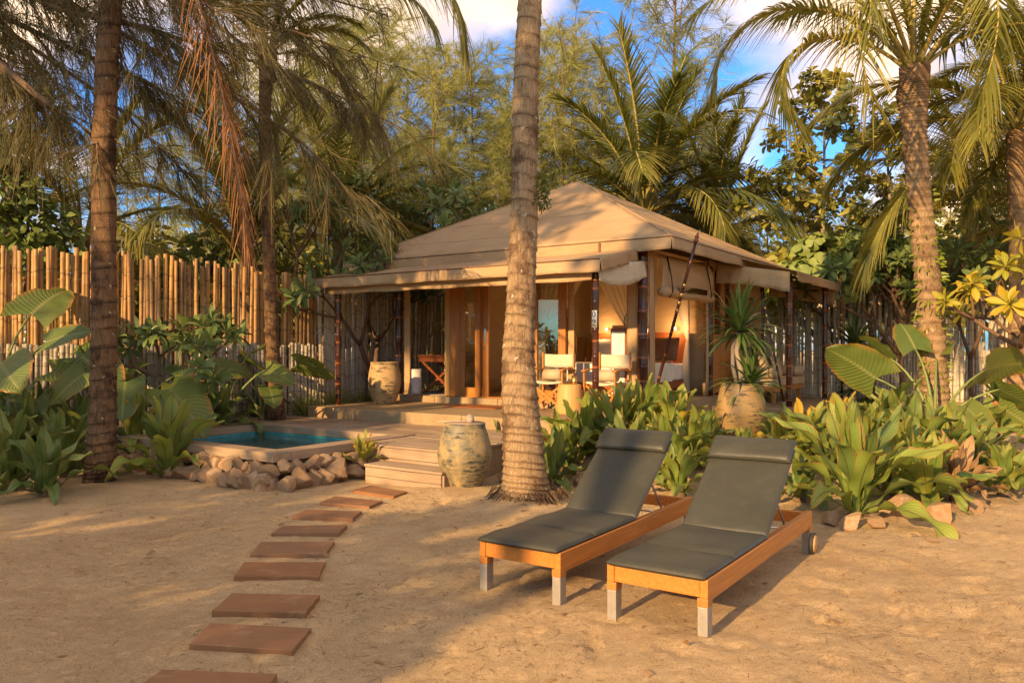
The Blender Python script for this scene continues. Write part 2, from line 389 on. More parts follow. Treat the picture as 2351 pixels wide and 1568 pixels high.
def m_water():
    m, t, b = new_mat('pool_water'); out = t.nodes['Material Output']
    h = noise(t, world_pos(t, (1, 1, 1)), 7.5, 4, 0.6, 0.8); h2 = noise(t, world_pos(t), 2.2, 2)
    bm = nd(t, 'ShaderNodeBump', {'Strength': 0.7, 'Distance': 0.08, 'Height': math1(t, 'ADD', h, h2)})
    fr = nd(t, 'ShaderNodeFresnel', {0: 1.33, 'Normal': bm.outputs[0]}); tp = nd(t, 'ShaderNodeBsdfTransparent', {0: (0.72, 0.95, 0.95, 1)})
    gl = nd(t, 'ShaderNodeBsdfGlossy', {0: (1, 1, 1, 1), 1: 0.03, 'Normal': bm.outputs[0]})
    t.links.new(nd(t, 'ShaderNodeMixShader', {0: fr.outputs[0], 1: tp.outputs[0], 2: gl.outputs[0]}).outputs[0], out.inputs[0]); return m
def m_net():
    m, t, b = new_mat('mosquito_net'); out = t.nodes['Material Output']
    b.inputs['Base Color'].default_value = (0.78, 0.68, 0.52, 1); b.inputs['Roughness'].default_value = 0.9
    tr = nd(t, 'ShaderNodeBsdfTranslucent', {0: (0.78, 0.66, 0.5, 1)}); tp = nd(t, 'ShaderNodeBsdfTransparent', {0: (1, 1, 1, 1)})
    a = nd(t, 'ShaderNodeMixShader', {0: 0.45, 1: b.outputs[0], 2: tr.outputs[0]})
    c = nd(t, 'ShaderNodeMixShader', {0: 0.35, 1: a.outputs[0], 2: tp.outputs[0]}); t.links.new(c.outputs[0], out.inputs[0]); return m
def m_emit(name, c, s):
    m, t, b = new_mat(name); b.inputs['Base Color'].default_value = (*c, 1); b.inputs['Emission Color'].default_value = (*c, 1); b.inputs['Emission Strength'].default_value = s
    nz = noise(t, coords(t), 8); t.links.new(ramp(t, nz, [(0.3, 0.5), (0.7, 0.6)]), b.inputs['Roughness']); return m
def m_tile(name):
    m, t, b = new_mat(name); p = world_pos(t); o = rnd(t)
    n = noise(t, p, 1.8, 6, 0.65); g = noise(t, coords(t, 'Object', (2, 14, 2)), 1.5, 5, 0.6)
    c = mixc3(t, ramp(t, n, [(0.3, 0.0), (0.7, 1.0)]), (0.185, 0.075, 0.028), (0.30, 0.13, 0.05))
    c = mixc3(t, ramp(t, g, [(0.5, 0.0), (0.75, 0.5)]), c, (0.12, 0.055, 0.025))
    c = mixc3(t, math1(t, 'MULTIPLY', o, 0.35), c, (0.19, 0.12, 0.08))
    dust = ramp(t, noise(t, p, 5.5, 5, 0.7), [(0.55, 0.0), (0.8, 0.5)]); c = mixc3(t, dust, c, (0.46, 0.29, 0.15))
    t.links.new(c, b.inputs['Base Color']); b.inputs['Roughness'].default_value = 0.6; bump(t, b, noise(t, p, 30, 4), 0.2, 0.004); return m
def m_fabric(name, c, rough=0.55, spec=0.35, weave=900, sheen=0.0):
    m, t, b = new_mat(name); p = coords(t, 'Object')
    cc = mixc3(t, ramp(t, noise(t, p, 3, 5), [(0.35, 0), (0.7, 1)]), tuple(x * 0.86 for x in c), tuple(x * 1.14 for x in c))
    cc = mixc3(t, ramp(t, noise(t, p, 11, 6, 0.75), [(0.5, 0.0), (0.85, 0.08)]), cc, (0.30, 0.22, 0.13))
    t.links.new(cc, b.inputs['Base Color']); b.inputs['Roughness'].default_value = rough; b.inputs['Specular IOR Level'].default_value = spec
    n1 = bump(t, b, noise(t, p, weave, 1), 0.2, 0.001); bump(t, b, noise(t, p, 4.5, 3, 0.5), 0.35, 0.03, n1); return m

M = dict(
    sand=m_sand(), agg=m_agg(), tile=m_tile('terracotta_slab'),
    deck=m_wood('deck_wood', (0.27, 0.185, 0.12), (0.46, 0.34, 0.225), 0, 0.7, 6, 0.25, 0.55, 0.3),
    teak=m_wood('teak', (0.40, 0.135, 0.03), (0.60, 0.235, 0.055), 0, 0.42, 8, 0.4, 0, 0.15),
    teakz=m_wood('teak_upright', (0.34, 0.12, 0.03), (0.56, 0.23, 0.06), 2, 0.42, 8, 0.4, 0, 0.25),
    redwood=m_wood('red_wood', (0.20, 0.055, 0.018), (0.32, 0.095, 0.03), 0, 0.4, 8, 0.4, 0, 0.2),
    floorw=m_wood('floor_wood', (0.30, 0.19, 0.09), (0.42, 0.28, 0.14), 0, 0.35, 5, 0.4),
    stump=m_wood('stump_wood', (0.52, 0.29, 0.10), (0.66, 0.41, 0.17), 2, 0.5, 6, 0.3),
    roof=m_canvas('roof_canvas', (0.47, 0.315, 0.18), (0.56, 0.39, 0.235), 0.24, 0.5),
    canvas=m_canvas('wall_canvas', (0.52, 0.335, 0.18), (0.60, 0.405, 0.23), 0.2, 0.25),
    cream=m_canvas('cream_canvas', (0.62, 0.53, 0.38), (0.70, 0.61, 0.46), 0.15, 0.15),
    inner=m_canvas('inner_canvas', (0.56, 0.39, 0.22), (0.64, 0.46, 0.27), 0.45, 0.15),
    net=m_net(), glass=m_glass(), water=m_water(),
    pooltile=m_plain('pool_lining', (0.02, 0.44, 0.48), 0.4, var=0.3, sc=9),
    dkbamboo=m_bamboo('dark_bamboo', (0.045, 0.014, 0.008), (0.085, 0.022, 0.010), (0.30, 0.085, 0.03), 0.22, 0.36, 0.5),
    bamboo=m_bamboo('golden_bamboo', (0.44, 0.235, 0.085), (0.62, 0.37, 0.155), (0.20, 0.11, 0.05), 0.55, 0.38, 0.3, (0.25, 0.15, 0.08)),
    greybamboo=m_bamboo('grey_bamboo', (0.44, 0.38, 0.285), (0.60, 0.53, 0.41), (0.19, 0.15, 0.11), 0.7, 0.34, 0.2, (0.25, 0.19, 0.13)),
    fillbamboo=m_bamboo('fill_lightened_grey_bamboo', (0.56, 0.50, 0.39), (0.72, 0.65, 0.52), (0.28, 0.22, 0.16), 0.7, 0.34, 0.2, (0.40, 0.32, 0.23)),  # grey bamboo, colour lightened to stand in for fill light on shaded fences
    alu=m_plain('brushed_metal', (0.36, 0.33, 0.29), 0.5, 0.6, var=0.12, sc=20, bmp=0.05), brass=m_plain('brass', (0.55, 0.34, 0.12), 0.3, 0.9),
    steel=m_plain('steel', (0.6, 0.58, 0.55), 0.25, 0.9), black=m_plain('black_plastic', (0.015, 0.014, 0.013), 0.35),
    rubber=m_plain('rubber', (0.03, 0.028, 0.025), 0.7), white=m_plain('white_paint', (0.78, 0.74, 0.64), 0.6, var=0.05), ink=m_plain('ink', (0.012, 0.012, 0.012), 0.6),
    cushion=m_fabric('lounger_fabric', (0.040, 0.041, 0.030), 0.50, 0.4), towel=m_fabric('towel_cloth', (0.42, 0.33, 0.22), 0.95, 0.05, 300),
    linen=m_fabric('linen', (0.74, 0.68, 0.58), 0.9, 0.1), sofa=m_fabric('sofa_canvas', (0.50, 0.36, 0.22), 0.9, 0.1), leather=m_plain('leather', (0.17, 0.07, 0.03), 0.5),
    jar=m_glaze('weathered_glaze', (0.36, 0.26, 0.125), (0.15, 0.135, 0.085), (0.04, 0.042, 0.036)),
    potc=m_glaze('cream_glaze', (0.48, 0.325, 0.155), (0.42, 0.27, 0.12), (0.07, 0.05, 0.035), 0.5, 0.6),
    poto=m_glaze('ochre_glaze', (0.34, 0.22, 0.09), (0.25, 0.16, 0.065), (0.05, 0.04, 0.03), 0.42, 0.5),
    terracotta=m_plain('terracotta', (0.34, 0.14, 0.06), 0.8), stonec=m_stone('fieldstone', (0.50, 0.36, 0.23), (0.30, 0.20, 0.12), (0.38, 0.17, 0.07)),
    coconut=m_plain('coconut_shell', (0.34, 0.27, 0.21), 0.8, var=0.4, sc=9),
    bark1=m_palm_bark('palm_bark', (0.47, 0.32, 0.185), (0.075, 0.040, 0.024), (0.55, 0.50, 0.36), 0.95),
    bark2=m_palm_bark('dark_palm_bark', (0.25, 0.145, 0.078), (0.028, 0.016, 0.010), (0.46, 0.42, 0.25), 1.0),  # darker brown bark with blackish patches, for the left and thin palms
    bark3=m_palm_bark('young_palm_bark', (0.46, 0.30, 0.165), (0.10, 0.055, 0.03), (0.5, 0.42, 0.25), 0.75),
    bark=m_bark('tree_bark', (0.20, 0.125, 0.07), (0.08, 0.05, 0.03)), pbark=m_bark('plumeria_bark', (0.20, 0.115, 0.065), (0.085, 0.045, 0.028)), tbark=m_bark('pale_bark', (0.36, 0.29, 0.22), (0.22, 0.16, 0.11)),
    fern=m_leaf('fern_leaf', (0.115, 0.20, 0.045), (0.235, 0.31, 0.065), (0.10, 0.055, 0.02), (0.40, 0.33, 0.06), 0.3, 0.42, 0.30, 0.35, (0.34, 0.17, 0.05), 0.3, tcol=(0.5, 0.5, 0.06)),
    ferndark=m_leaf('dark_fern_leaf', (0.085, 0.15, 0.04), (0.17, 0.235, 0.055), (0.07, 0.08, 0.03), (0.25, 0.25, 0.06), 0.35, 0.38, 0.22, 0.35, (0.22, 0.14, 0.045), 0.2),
    ferngold=m_leaf('golden_fern_leaf', (0.22, 0.25, 0.05), (0.38, 0.34, 0.07), (0.10, 0.05, 0.02), (0.62, 0.30, 0.035), 0.9, 0.45, 0.3, 0.35, None, 0.45, tcol=(0.55, 0.5, 0.06)),
    ferndead=m_leaf('withered_leaf', (0.25, 0.14, 0.065), (0.36, 0.22, 0.11), (0.1, 0.05, 0.02), None, 0, 0.8, 0.15),
    taro=m_leaf('elephant_ear_leaf', (0.075, 0.125, 0.034), (0.17, 0.21, 0.05), (0.24, 0.26, 0.09), None, 0, 0.36, 0.28, 0.4, (0.34, 0.15, 0.035), 0.1, tcol=(0.36, 0.4, 0.05)),
    stalk=m_plain('green_stalk', (0.15, 0.19, 0.055), 0.5), 
    plum=m_leaf('plumeria_leaf', (0.085, 0.145, 0.042), (0.17, 0.225, 0.06), (0.16, 0.20, 0.08), None, 0, 0.36, 0.18, 0.3),
    plumy=m_leaf('yellow_plumeria_leaf', (0.24, 0.26, 0.035), (0.44, 0.37, 0.05), (0.5, 0.42, 0.1), (0.6, 0.30, 0.03), 0.7, 0.4, 0.3, 0.3, tcol=(0.6, 0.5, 0.05)),
    heart=m_leaf('heart_leaf', (0.16, 0.23, 0.065), (0.27, 0.33, 0.095), (0.2, 0.26, 0.1), None, 0, 0.4, 0.25, 0.25),
    almond=m_leaf('almond_leaf', (0.20, 0.22, 0.045), (0.38, 0.34, 0.075), (0.28, 0.26, 0.09), (0.4, 0.15, 0.02), 0.25, 0.4, 0.25),
    drac=m_leaf('dracaena_leaf', (0.05, 0.10, 0.028), (0.095, 0.16, 0.04), None, (0.26, 0.28, 0.06), 0.35, 0.38, 0.2),
    spider=m_leaf('striped_leaf', (0.20, 0.24, 0.06), (0.30, 0.31, 0.08), (0.13, 0.19, 0.05), None, 0, 0.5, 0.2, 0.0, (0.55, 0.48, 0.2)),
    frond=m_leaf('palm_leaflet', (0.075, 0.105, 0.028), (0.175, 0.175, 0.040), None, (0.32, 0.22, 0.05), 0.5, 0.42, 0.28, tcol=(0.34, 0.33, 0.04)),
    frondg=m_leaf('yellowish_palm_leaflet', (0.12, 0.145, 0.034), (0.24, 0.225, 0.05), None, (0.42, 0.27, 0.05), 0.55, 0.42, 0.28, tcol=(0.42, 0.36, 0.04)),  # brighter, yellower leaflets used in several crowns
    frondd=m_leaf('dry_palm_leaflet', (0.24, 0.105, 0.042), (0.40, 0.20, 0.085), None, None, 0, 0.75, 0.15), rachis=m_plain('frond_stem', (0.30, 0.24, 0.07), 0.5), rachisd=m_plain('dry_frond_stem', (0.34, 0.23, 0.14), 0.7),
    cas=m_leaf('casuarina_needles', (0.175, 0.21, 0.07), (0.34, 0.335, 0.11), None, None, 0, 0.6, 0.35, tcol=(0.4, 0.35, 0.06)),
    casd=m_leaf('shaded_casuarina_needles', (0.10, 0.085, 0.032), (0.185, 0.145, 0.055), None, None, 0, 0.65, 0.3),  # darker copy of the needles above, with the shade put into the colour
    grass=m_leaf('lawn_grass', (0.06, 0.12, 0.02), (0.14, 0.20, 0.035), None, None, 0, 0.6, 0.25), litter=m_plain('needle_litter', (0.12, 0.06, 0.03), 0.9, var=0.4), vine=m_leaf('vine_leaf', (0.2, 0.26, 0.035), (0.33, 0.34, 0.05), None, None, 0, 0.45, 0.3),
    poolamp=m_emit('pool_lamp_glass', (0.01, 0.06, 1.0), 5.0), bulb=m_emit('reading_bulb', (1.0, 0.75, 0.45), 8.0), mirror=m_plain('mirror_glass', (0.7, 0.66, 0.6), 0.05, 1.0, var=0.02, bmp=0),
)
# ------------------------------------------------------------------ ground
SLAB = [[(890,1105),(1530,1137),(1437,1250),(700,1235)],[(1160,855),(1718,880),(1612,1000),(1040,968)],[(1275,690),(1763,700),(1685,797),(1165,785)],
 [(1345,520),(1795,517),(1760,595),(1288,598)],[(1437,408),(1845,405),(1795,475),(1377,477)],[(1557,318),(1915,315),(1870,360),(1495,360)],
 [(1688,232),(1995,237),(1945,278),(1610,270)],[(1843,160),(2110,183),(2035,212),(1760,193)],[(2040,100),(2245,133),(2170,158),(1940,125)]]
def vnoise(X, Y, sc, seed):
    r = np.random.default_rng(seed); G = r.random((256, 256)); x = X * sc; y = Y * sc
    xi = np.floor(x).astype(int); yi = np.floor(y).astype(int); fx = x - xi; fy = y - yi
    fx = fx * fx * (3 - 2 * fx); fy = fy * fy * (3 - 2 * fy)
    g = lambda a, b: G[a % 256, b % 256]
    return (g(xi, yi) * (1 - fx) + g(xi + 1, yi) * fx) * (1 - fy) + (g(xi, yi + 1) * (1 - fx) + g(xi + 1, yi + 1) * fx) * fy
def axis(lo, f0, f1, hi, st, gr=1.18):
    c = list(np.arange(f0, f1, st)); s = st; x = c[-1]
    while x < hi: s *= gr; x += s; c.append(x)
    s = st; x = c[0]; pre = []
    while x > lo: s *= gr; x -= s; pre.append(x)
    return np.array(pre[::-1] + c)
xs = axis(-160, -7.5, 8.5, 160, 0.06); ys = axis(-60, 2.2, 13.0, 220, 0.055)
GX, GY = np.meshgrid(xs, ys)
GZ = ground_z(GX, GY)
rough = 0.032 * (vnoise(GX, GY, 1.3, 1) - 0.5) + 0.022 * (vnoise(GX, GY, 4.1, 2) - 0.5) + 0.010 * (vnoise(GX, GY, 10.5, 3) - 0.5)
rngp = np.random.default_rng(21)
for _ in range(330):                     # footprints and scuffs in the loose sand
    px, py, a = rngp.uniform(-4, 6.5), rngp.uniform(2.6, 8.2), rngp.uniform(0, 6.3)
    ca, sa = math.cos(a), math.sin(a); dx, dy = GX - px, GY - py
    e = ((dx * ca + dy * sa) / 0.14) ** 2 + ((-dx * sa + dy * ca) / 0.055) ** 2
    rough += np.where(e < 6, -0.020 * np.exp(-e ** 2) + 0.009 * np.exp(-(e - 2.0) ** 2), 0)
for (mx, my, mr, mh) in ((0.15, 8.0, 0.55, 0.07), (-4.68, 9.05, 0.5, 0.05), (-0.52, 8.78, 0.45, 0.03)): rough += mh * np.exp(-((GX - mx) ** 2 + (GY - my) ** 2) / mr ** 2)
for q_ in SLAB:                          # the sand lies flat round each slab
    cu = sum(c_[0] for c_ in q_) / 4 * 0.68056 / 1.63335; cv_ = (1750 + sum(c_[1] for c_ in q_) / 4 * 0.68056) / 1.63335
    cy_ = FPX * (EYE - 0.03) / (cv_ - V0); cx_ = (cu - U0) * cy_ / FPX
    rough = rough * (1 - 0.9 * np.exp(-(((GX - cx_) / 0.36) ** 2 + ((GY - cy_) / 0.28) ** 2) ** 2))
GZ = GZ + rough * np.clip((14 - GY) / 4, 0.3, 1)
V = np.stack([GX, GY, GZ], -1).reshape(-1, 3); nx = len(xs); ny = len(ys)
b = (np.arange(ny - 1)[:, None] * nx + np.arange(nx - 1)[None]).reshape(-1)
struct('ground', np_mesh('ground', V, np.stack([b, b + 1, b + 1 + nx, b + nx], 1), M['sand']))

# needle litter on the sand
Nl = 17000
lx = RNG.uniform(-4.5, 6.0, Nl); ly = 2.6 + 6.0 * RNG.random(Nl) ** 1.15
keep = (vnoise(lx, ly, 1.1, 9) * 0.6 + vnoise(lx, ly, 3.2, 19) * 0.4 > 0.54) | (RNG.random(Nl) < 0.14); lx, ly = lx[keep], ly[keep]
gi = np.clip(np.searchsorted(xs, lx), 0, nx - 1); gj = np.clip(np.searchsorted(ys, ly), 0, ny - 1)
P = np.stack([lx, ly, np.maximum(GZ[gj, gi], GZ[np.maximum(gj - 1, 0), np.maximum(gi - 1, 0)]) + 0.004], 1)
D = RNG.normal(size=P.shape); D[:, 2] = 0.03 * D[:, 2]
Vv, Q, U = ribbons(P, D, RNG.uniform(0.02, 0.10, len(P)), RNG.uniform(0.0015, 0.004, len(P)), 0.0, 2, face=(0, 0, 1))
o = struct('needle_litter', np_mesh('needle_litter', Vv, Q, M['litter'], U), kind='stuff'); o['label'] = 'dry brown needles scattered over the sand'
# little dry leaf scraps and seeds
P2 = np.stack([RNG.uniform(-4, 6, 900), RNG.uniform(2.6, 8.0, 900)], 1); gi = np.searchsorted(xs, P2[:, 0]); gj = np.searchsorted(ys, P2[:, 1])
P2 = np.column_stack([P2, GZ[gj, gi] + 0.006]); D = RNG.normal(size=P2.shape); D[:, 2] = 0.08
Vv, Q, U = ribbons(P2, D, RNG.uniform(0.012, 0.045, 900), RNG.uniform(0.008, 0.02, 900), 0.2, 2, face=(0, 0, 1))
o = struct('leaf_scraps', np_mesh('leaf_scraps', Vv, Q, M['ferndead'], U), kind='stuff'); o['label'] = 'small dry leaf scraps lying on the sand'

P3 = np.stack([RNG.uniform(-4.2, 6, 150), RNG.uniform(2.8, 8.4, 150)], 1); gi = np.searchsorted(xs, P3[:, 0]); gj = np.searchsorted(ys, P3[:, 1])
P3 = np.column_stack([P3, GZ[gj, gi] + 0.010]); D = RNG.normal(size=P3.shape); D[:, 2] = 0.10; Ln = RNG.uniform(0.04, 0.10, 150)
Vv, Q, U = ribbons(P3, D, Ln, Ln * 0.38, 0.25, 4, face=(0, 0, 1), taper=0.35)
o = struct('fallen_leaves', np_mesh('fallen_leaves', Vv, Q, M['ferndead'], U), kind='stuff'); o['label'] = 'dry fallen leaves on the sand'
# ------------------------------------------------------------------ stepping slabs
WORDS = ['nearest the camera, cut off by the frame', 'second nearest the camera', 'third nearest the camera', 'fourth from the camera', 'in the middle of the row',
         'fourth from the wooden steps', 'third from the wooden steps', 'second from the wooden steps', 'right in front of the wooden steps']
for i, q in enumerate(SLAB):
    ws = []
    for (cx, cy) in q:
        u = cx * 0.68056 / 1.63335; v = (1750 + cy * 0.68056) / 1.63335
        Y = FPX * (EYE - 0.035) / (v - V0); ws.append(Vector(((u - U0) * Y / FPX, Y)))
    c = sum(ws, Vector((0, 0))) / 4
    pts = []
    for k in range(4):                   # slightly chipped edges
        a, b_ = ws[k], ws[(k + 1) % 4]
        for j in range(6):
            p = a.lerp(b_, j / 6) - c
            if j: p = p * (1 - random.uniform(0, 0.022))
            pts.append((p.x, p.y))
    pts.reverse()
    me = MB().poly(pts, -0.03, 0.030).mesh('slab', M['tile'], False)
    bev(tag(ob('stepping_slab', me, None, (c.x, c.y, 0), (R(random.uniform(-.8, .8)), R(random.uniform(-.8, .8)), 0)), 'rust brown stepping slab in the sand, ' + WORDS[i], 'slab', 'row of stepping slabs'), 0.003, 1)

# ------------------------------------------------------------------ tent
tent = thing('safari_tent', 'beige canvas safari tent with pyramid roof on dark bamboo posts', 'tent', (OX, OY, 0), TR)
def tp(name, mb, mat, parent=None, smooth=False, bv=0):
    o = ob(name, mb.mesh(name, M[mat], smooth), parent or tent)
    if bv: bev(o, bv)
    return o
# concrete base: blocks with open joints
for x0 in np.arange(-5.25, 0.2, 1.1): tp('platform_block', MB().box(x0, min(x0 + 1.094, 0.27), -0.5, 1.40, -0.6, 0.55), 'agg', bv=0.012)
for x0 in np.arange(-5.45, 0.1, 1.4): tp('floor_block', MB().box(x0, min(x0 + 1.394, 0.13), 1.405, 7.7, -0.6, 0.665), 'agg', bv=0.012)
for y0 in np.arange(4.1, 7.7, 1.22): tp('side_slab_block', MB().box(0.135, 1.68, y0, y0 + 1.214, -0.6, 0.50), 'agg', bv=0.012)
for k in range(20): tp('floor_board', MB().box(-3.93 + k * 0.195, -3.93 + k * 0.195 + 0.19, 1.60, 4.2, 0.664, 0.674), 'floorw')
tp('terrace_floor', MB().box(-5.4, -3.95, 1.60, 4.2, 0.664, 0.672), 'greybamboo')
# posts
def bamboo_post(x, y, z0, z1, r, gap=0.36, parent=None, name='post'):
    zs = [z0]; rr = [r]; z = z0 + 0.17 * random.uniform(0.7, 1.2)
    while z < z1 - 0.05:
        zs += [z - 0.03, z - 0.008, z, z + 0.012, z + 0.035]; rr += [r * 0.99, r * 1.07, r * 0.98, r * 1.06, r]; z += gap * random.uniform(0.92, 1.08)
    zs.append(z1); rr.append(r * 0.98); mb = MB(); mb.tube([(0, 0, zz - z0) for zz in zs], rr, 14)
    mb.uv = [(uu, vv) for uu, vv in mb.uv]
    o = ob(name, mb.mesh(name, M['dkbamboo'], True), parent or tent, (x, y, z0)); return o
p02 = bamboo_post(0, 0, 0.55, 2.72, 0.046); bamboo_post(-5.04, 0, 0.55, 2.74, 0.042)
pC = bamboo_post(0.0, 1.52, 0.665, 3.1, 0.076, 0.42); bamboo_post(-5.07, 1.58, 0.665, 3.1, 0.07, 0.42)
bamboo_post(0.05, 4.24, 0.665, 3.0, 0.062, 0.5); bamboo_post(-5.05, 7.4, 0.665, 3.0, 0.06); bamboo_post(0.03, 7.4, 0.665, 3.0, 0.06)
pR1 = bamboo_post(1.36, 4.62, 0.50, 2.82, 0.056); pR2 = bamboo_post(1.32, 7.40, 0.50, 2.82, 0.052)
for pp, zb in ((p02, 0.28), (p02, 1.92), (pR1, 0.12), (pR1, 1.75), (pR2, 0.12), (pR2, 1.8)):
    ob('binding', MB().tube([(0, 0, zb - 0.012), (0, 0, zb + 0.012)], 0.06, 14).mesh('binding', M['redwood'], True), pp)
# number plate 02
kx = lambda a: (0.0495 * math.sin(a), -0.0495 * math.cos(a))
mbp = MB(); mbp.grid(lambda i, j: (*kx((i - 0.5) * 1.9), 1.27 + 0.235 * j), 10, 1)
plate = ob('number_plate', mbp.mesh('number_plate', M['white'], True), p02); pm = plate.modifiers.new('th', 'SOLIDIFY'); pm.thickness = 0.003
plate['label'] = 'cream plate with the black number 02'
def digit_mesh(loops_quads):
    mb = MB()
    for V_, F_ in loops_quads: mb.add([((0.0525 * math.sin(x / 0.05)), -0.0525 * math.cos(x / 0.05), z) for x, z in V_], F_)
    return mb
def ring0():
    V_ = []; F_ = []; n = 24
    for k in range(n):
        a = 2 * math.pi * k / n
        V_ += [(0.0265 * math.cos(a), 1.452 + 0.044 * math.sin(a)), (0.0125 * math.cos(a), 1.452 + 0.037 * math.sin(a))]
    for k in range(n): a, b2 = 2 * k, 2 * ((k + 1) % n); F_.append((a, b2, b2 + 1, a + 1))
    return V_, F_
def stroke(pts, ws):
    V_ = []; F_ = []
    for i, (x, z) in enumerate(pts):
        a = pts[max(i - 1, 0)]; b2 = pts[min(i + 1, len(pts) - 1)]; dx, dz = b2[0] - a[0], b2[1] - a[1]; l = math.hypot(dx, dz) or 1
        V_ += [(x - dz / l * ws[i], z + dx / l * ws[i]), (x + dz / l * ws[i], z - dx / l * ws[i])]
    for i in range(len(pts) - 1): F_.append((2 * i, 2 * i + 1, 2 * i + 3, 2 * i + 2))
    return V_, F_
two = [(-0.020, 1.350), (-0.019, 1.363), (-0.010, 1.373), (0.002, 1.376), (0.014, 1.370), (0.019, 1.357), (0.014, 1.342), (0.002, 1.327), (-0.012, 1.312), (-0.021, 1.298)]
ob('digit', digit_mesh([ring0()]).mesh('digit', M['ink'], True), plate)
ob('digit', digit_mesh([stroke(two, [0.008, 0.007, 0.005, 0.004, 0.006, 0.008, 0.007, 0.005, 0.004, 0.004]), stroke([(-0.024, 1.297), (0.006, 1.297), (0.022, 1.296), (0.025, 1.306)], [0.006, 0.008, 0.009, 0.003])]).mesh('digit', M['ink'], True), plate)
# roof
RX0, RX1, RY0, RY1, RZ, AZ = -6.26, 0.575, 1.28, 7.68, 3.18, 4.93
AP = Vector((-2.82, 4.5, AZ)); CN = [Vector((RX0, RY0, RZ)), Vector((RX1, RY0, RZ)), Vector((RX1, RY1, RZ)), Vector((RX0, RY1, RZ))]
def solid(o, th):
    m = o.modifiers.new('thickness', 'SOLIDIFY'); m.thickness = th; m.offset = 0; return o
for k in range(4):
    a, b2 = CN[k], CN[(k + 1) % 4]; sd = 31 + k
    def rp(i, j, a=a, b2=b2, sd=sd):
        e = a.lerp(b2, i); p = e.lerp(AP, j * 0.996)
        s = math.sin(math.pi * min(1, max(0, i))) * math.sin(math.pi * j)
        p = p.copy(); p.z -= 0.05 * s; p.z += 0.012 * s * math.sin(i * 23 + j * 7 + sd) * math.sin(j * 17 + i * 5); return p
    pn = solid(tp('roof_panel', MB().grid(rp, 28, 20), 'roof', smooth=True), 0.008)
    for j in (0.2, 0.43, 0.68):               # sewn seams
        ob('seam', MB().tube([rp(i / 12, j) + Vector((0, 0, 0.006)) for i in range(13)], 0.006, 5).mesh('seam', M['inner'], True), pn)
for c in CN: tp('hip_seam', MB().tube([c.lerp(AP, t / 10) + Vector((0, 0, 0.006)) for t in range(11)], 0.012, 6), 'roof', smooth=True)
def strip(name, p0, p1, z0a, z0b, drop, mat, out, wav=0.012, n=40, seed=0, parent=None, scallop=0.0):
    """a hanging strip of canvas from p0 to p1 (tent axes), top edge z0a..z0b, folds pushed towards out"""
    p0, p1, out = Vector((*p0, 0)), Vector((*p1, 0)), Vector((*out, 0))
    rr = random.Random(seed); ph = [rr.uniform(0, 6) for _ in range(4)]
    def f(i, j):
        p = p0.lerp(p1, i); w = wav * j * (math.sin(i * 19 + ph[0]) + 0.6 * math.sin(i * 47 + ph[1]) + 0.5 * math.sin(i * 8 + ph[2]))
        p = p + out * (w + 0.02 * j); z = z0a + (z0b - z0a) * i
        p.z = z - (drop + scallop * math.sin(math.pi * i)) * j + 0.006 * math.sin(i * 31 + ph[3]) * j; return p
    return solid(tp(name, MB().grid(f, n, 4), mat, parent, True), 0.006)
strip('valance', (RX0, RY0), (RX1, RY0), RZ, RZ, 0.19, 'roof', (0, -1), 0.010, 70, 1); strip('valance', (RX1, RY0), (RX1, RY1), RZ, RZ, 0.19, 'roof', (1, 0), 0.014, 70, 2)
strip('valance', (RX0, RY0), (RX0, RY1), RZ, RZ, 0.19, 'roof', (-1, 0), 0.01, 40, 3); strip('valance', (RX0, RY1), (RX1, RY1), RZ, RZ, 0.19, 'roof', (0, 1), 0.01, 40, 4)
for (x, y) in ((RX1 - 1.2, RY0 - 0.025), (RX0 + 1.1, RY0 - 0.025)):
    tp('strap', MB().box(x, x + 0.03, y - 0.012, y, RZ - 0.20, RZ - 0.01), 'leather')
tp('piping', MB().tube([CN[0] + Vector((0, -.004, 0)), CN[1] + Vector((0, -.004, 0))], 0.009, 6), 'leather', smooth=True)
tp('piping', MB().tube([CN[1] + Vector((.004, 0, 0)), CN[2] + Vector((.004, 0, 0))], 0.009, 6), 'leather', smooth=True)
# front awning
A0, A1, A2, A3 = Vector((-5.35, -0.24, 2.735)), Vector((0.20, -0.24, 2.735)), Vector((-0.02, 1.40, 3.05)), Vector((-5.85, 1.40, 3.05))
def aw(i, j):
    p = A0.lerp(A1, i).lerp(A3.lerp(A2, i), j).copy(); p.z -= 0.05 * math.sin(math.pi * j) * (0.6 + 0.4 * math.sin(i * 11)); return p
solid(tp('awning', MB().grid(aw, 50, 10), 'roof', smooth=True), 0.006)
strip('awning_valance', (-5.35, -0.24), (0.20, -0.24), 2.735, 2.735, 0.175, 'roof', (0, -1), 0.009, 70, 5)
tp('piping', MB().tube([A0 + Vector((0, -.006, 0)), A1 + Vector((0, -.006, 0))], 0.009, 6), 'leather', smooth=True)
strip('inner_valance', (-5.25, -0.10), (0.0, -0.10), 2.66, 2.66, 0.20, 'canvas', (0, -1), 0.005, 50, 6)
strip('awning_side', (0.20, -0.24), (-0.02, 1.36), 2.735, 3.04, 0.18, 'roof', (1, 0), 0.014, 30, 7)
strip('side_drape', (0.06, -0.06), (0.06, 1.46), 2.70, 2.86, 0.24, 'cream', (1, 0), 0.012, 34, 8, scallop=0.10)
strip('awning_side', (-5.35, -0.24), (-5.85, 1.36), 2.735, 3.04, 0.18, 'roof', (-1, 0), 0.012, 30, 9)
tp('awning_beam', MB().tube([(-5.2, 0, 2.69), (0.06, 0, 2.69)], 0.028, 8), 'dkbamboo', smooth=True)
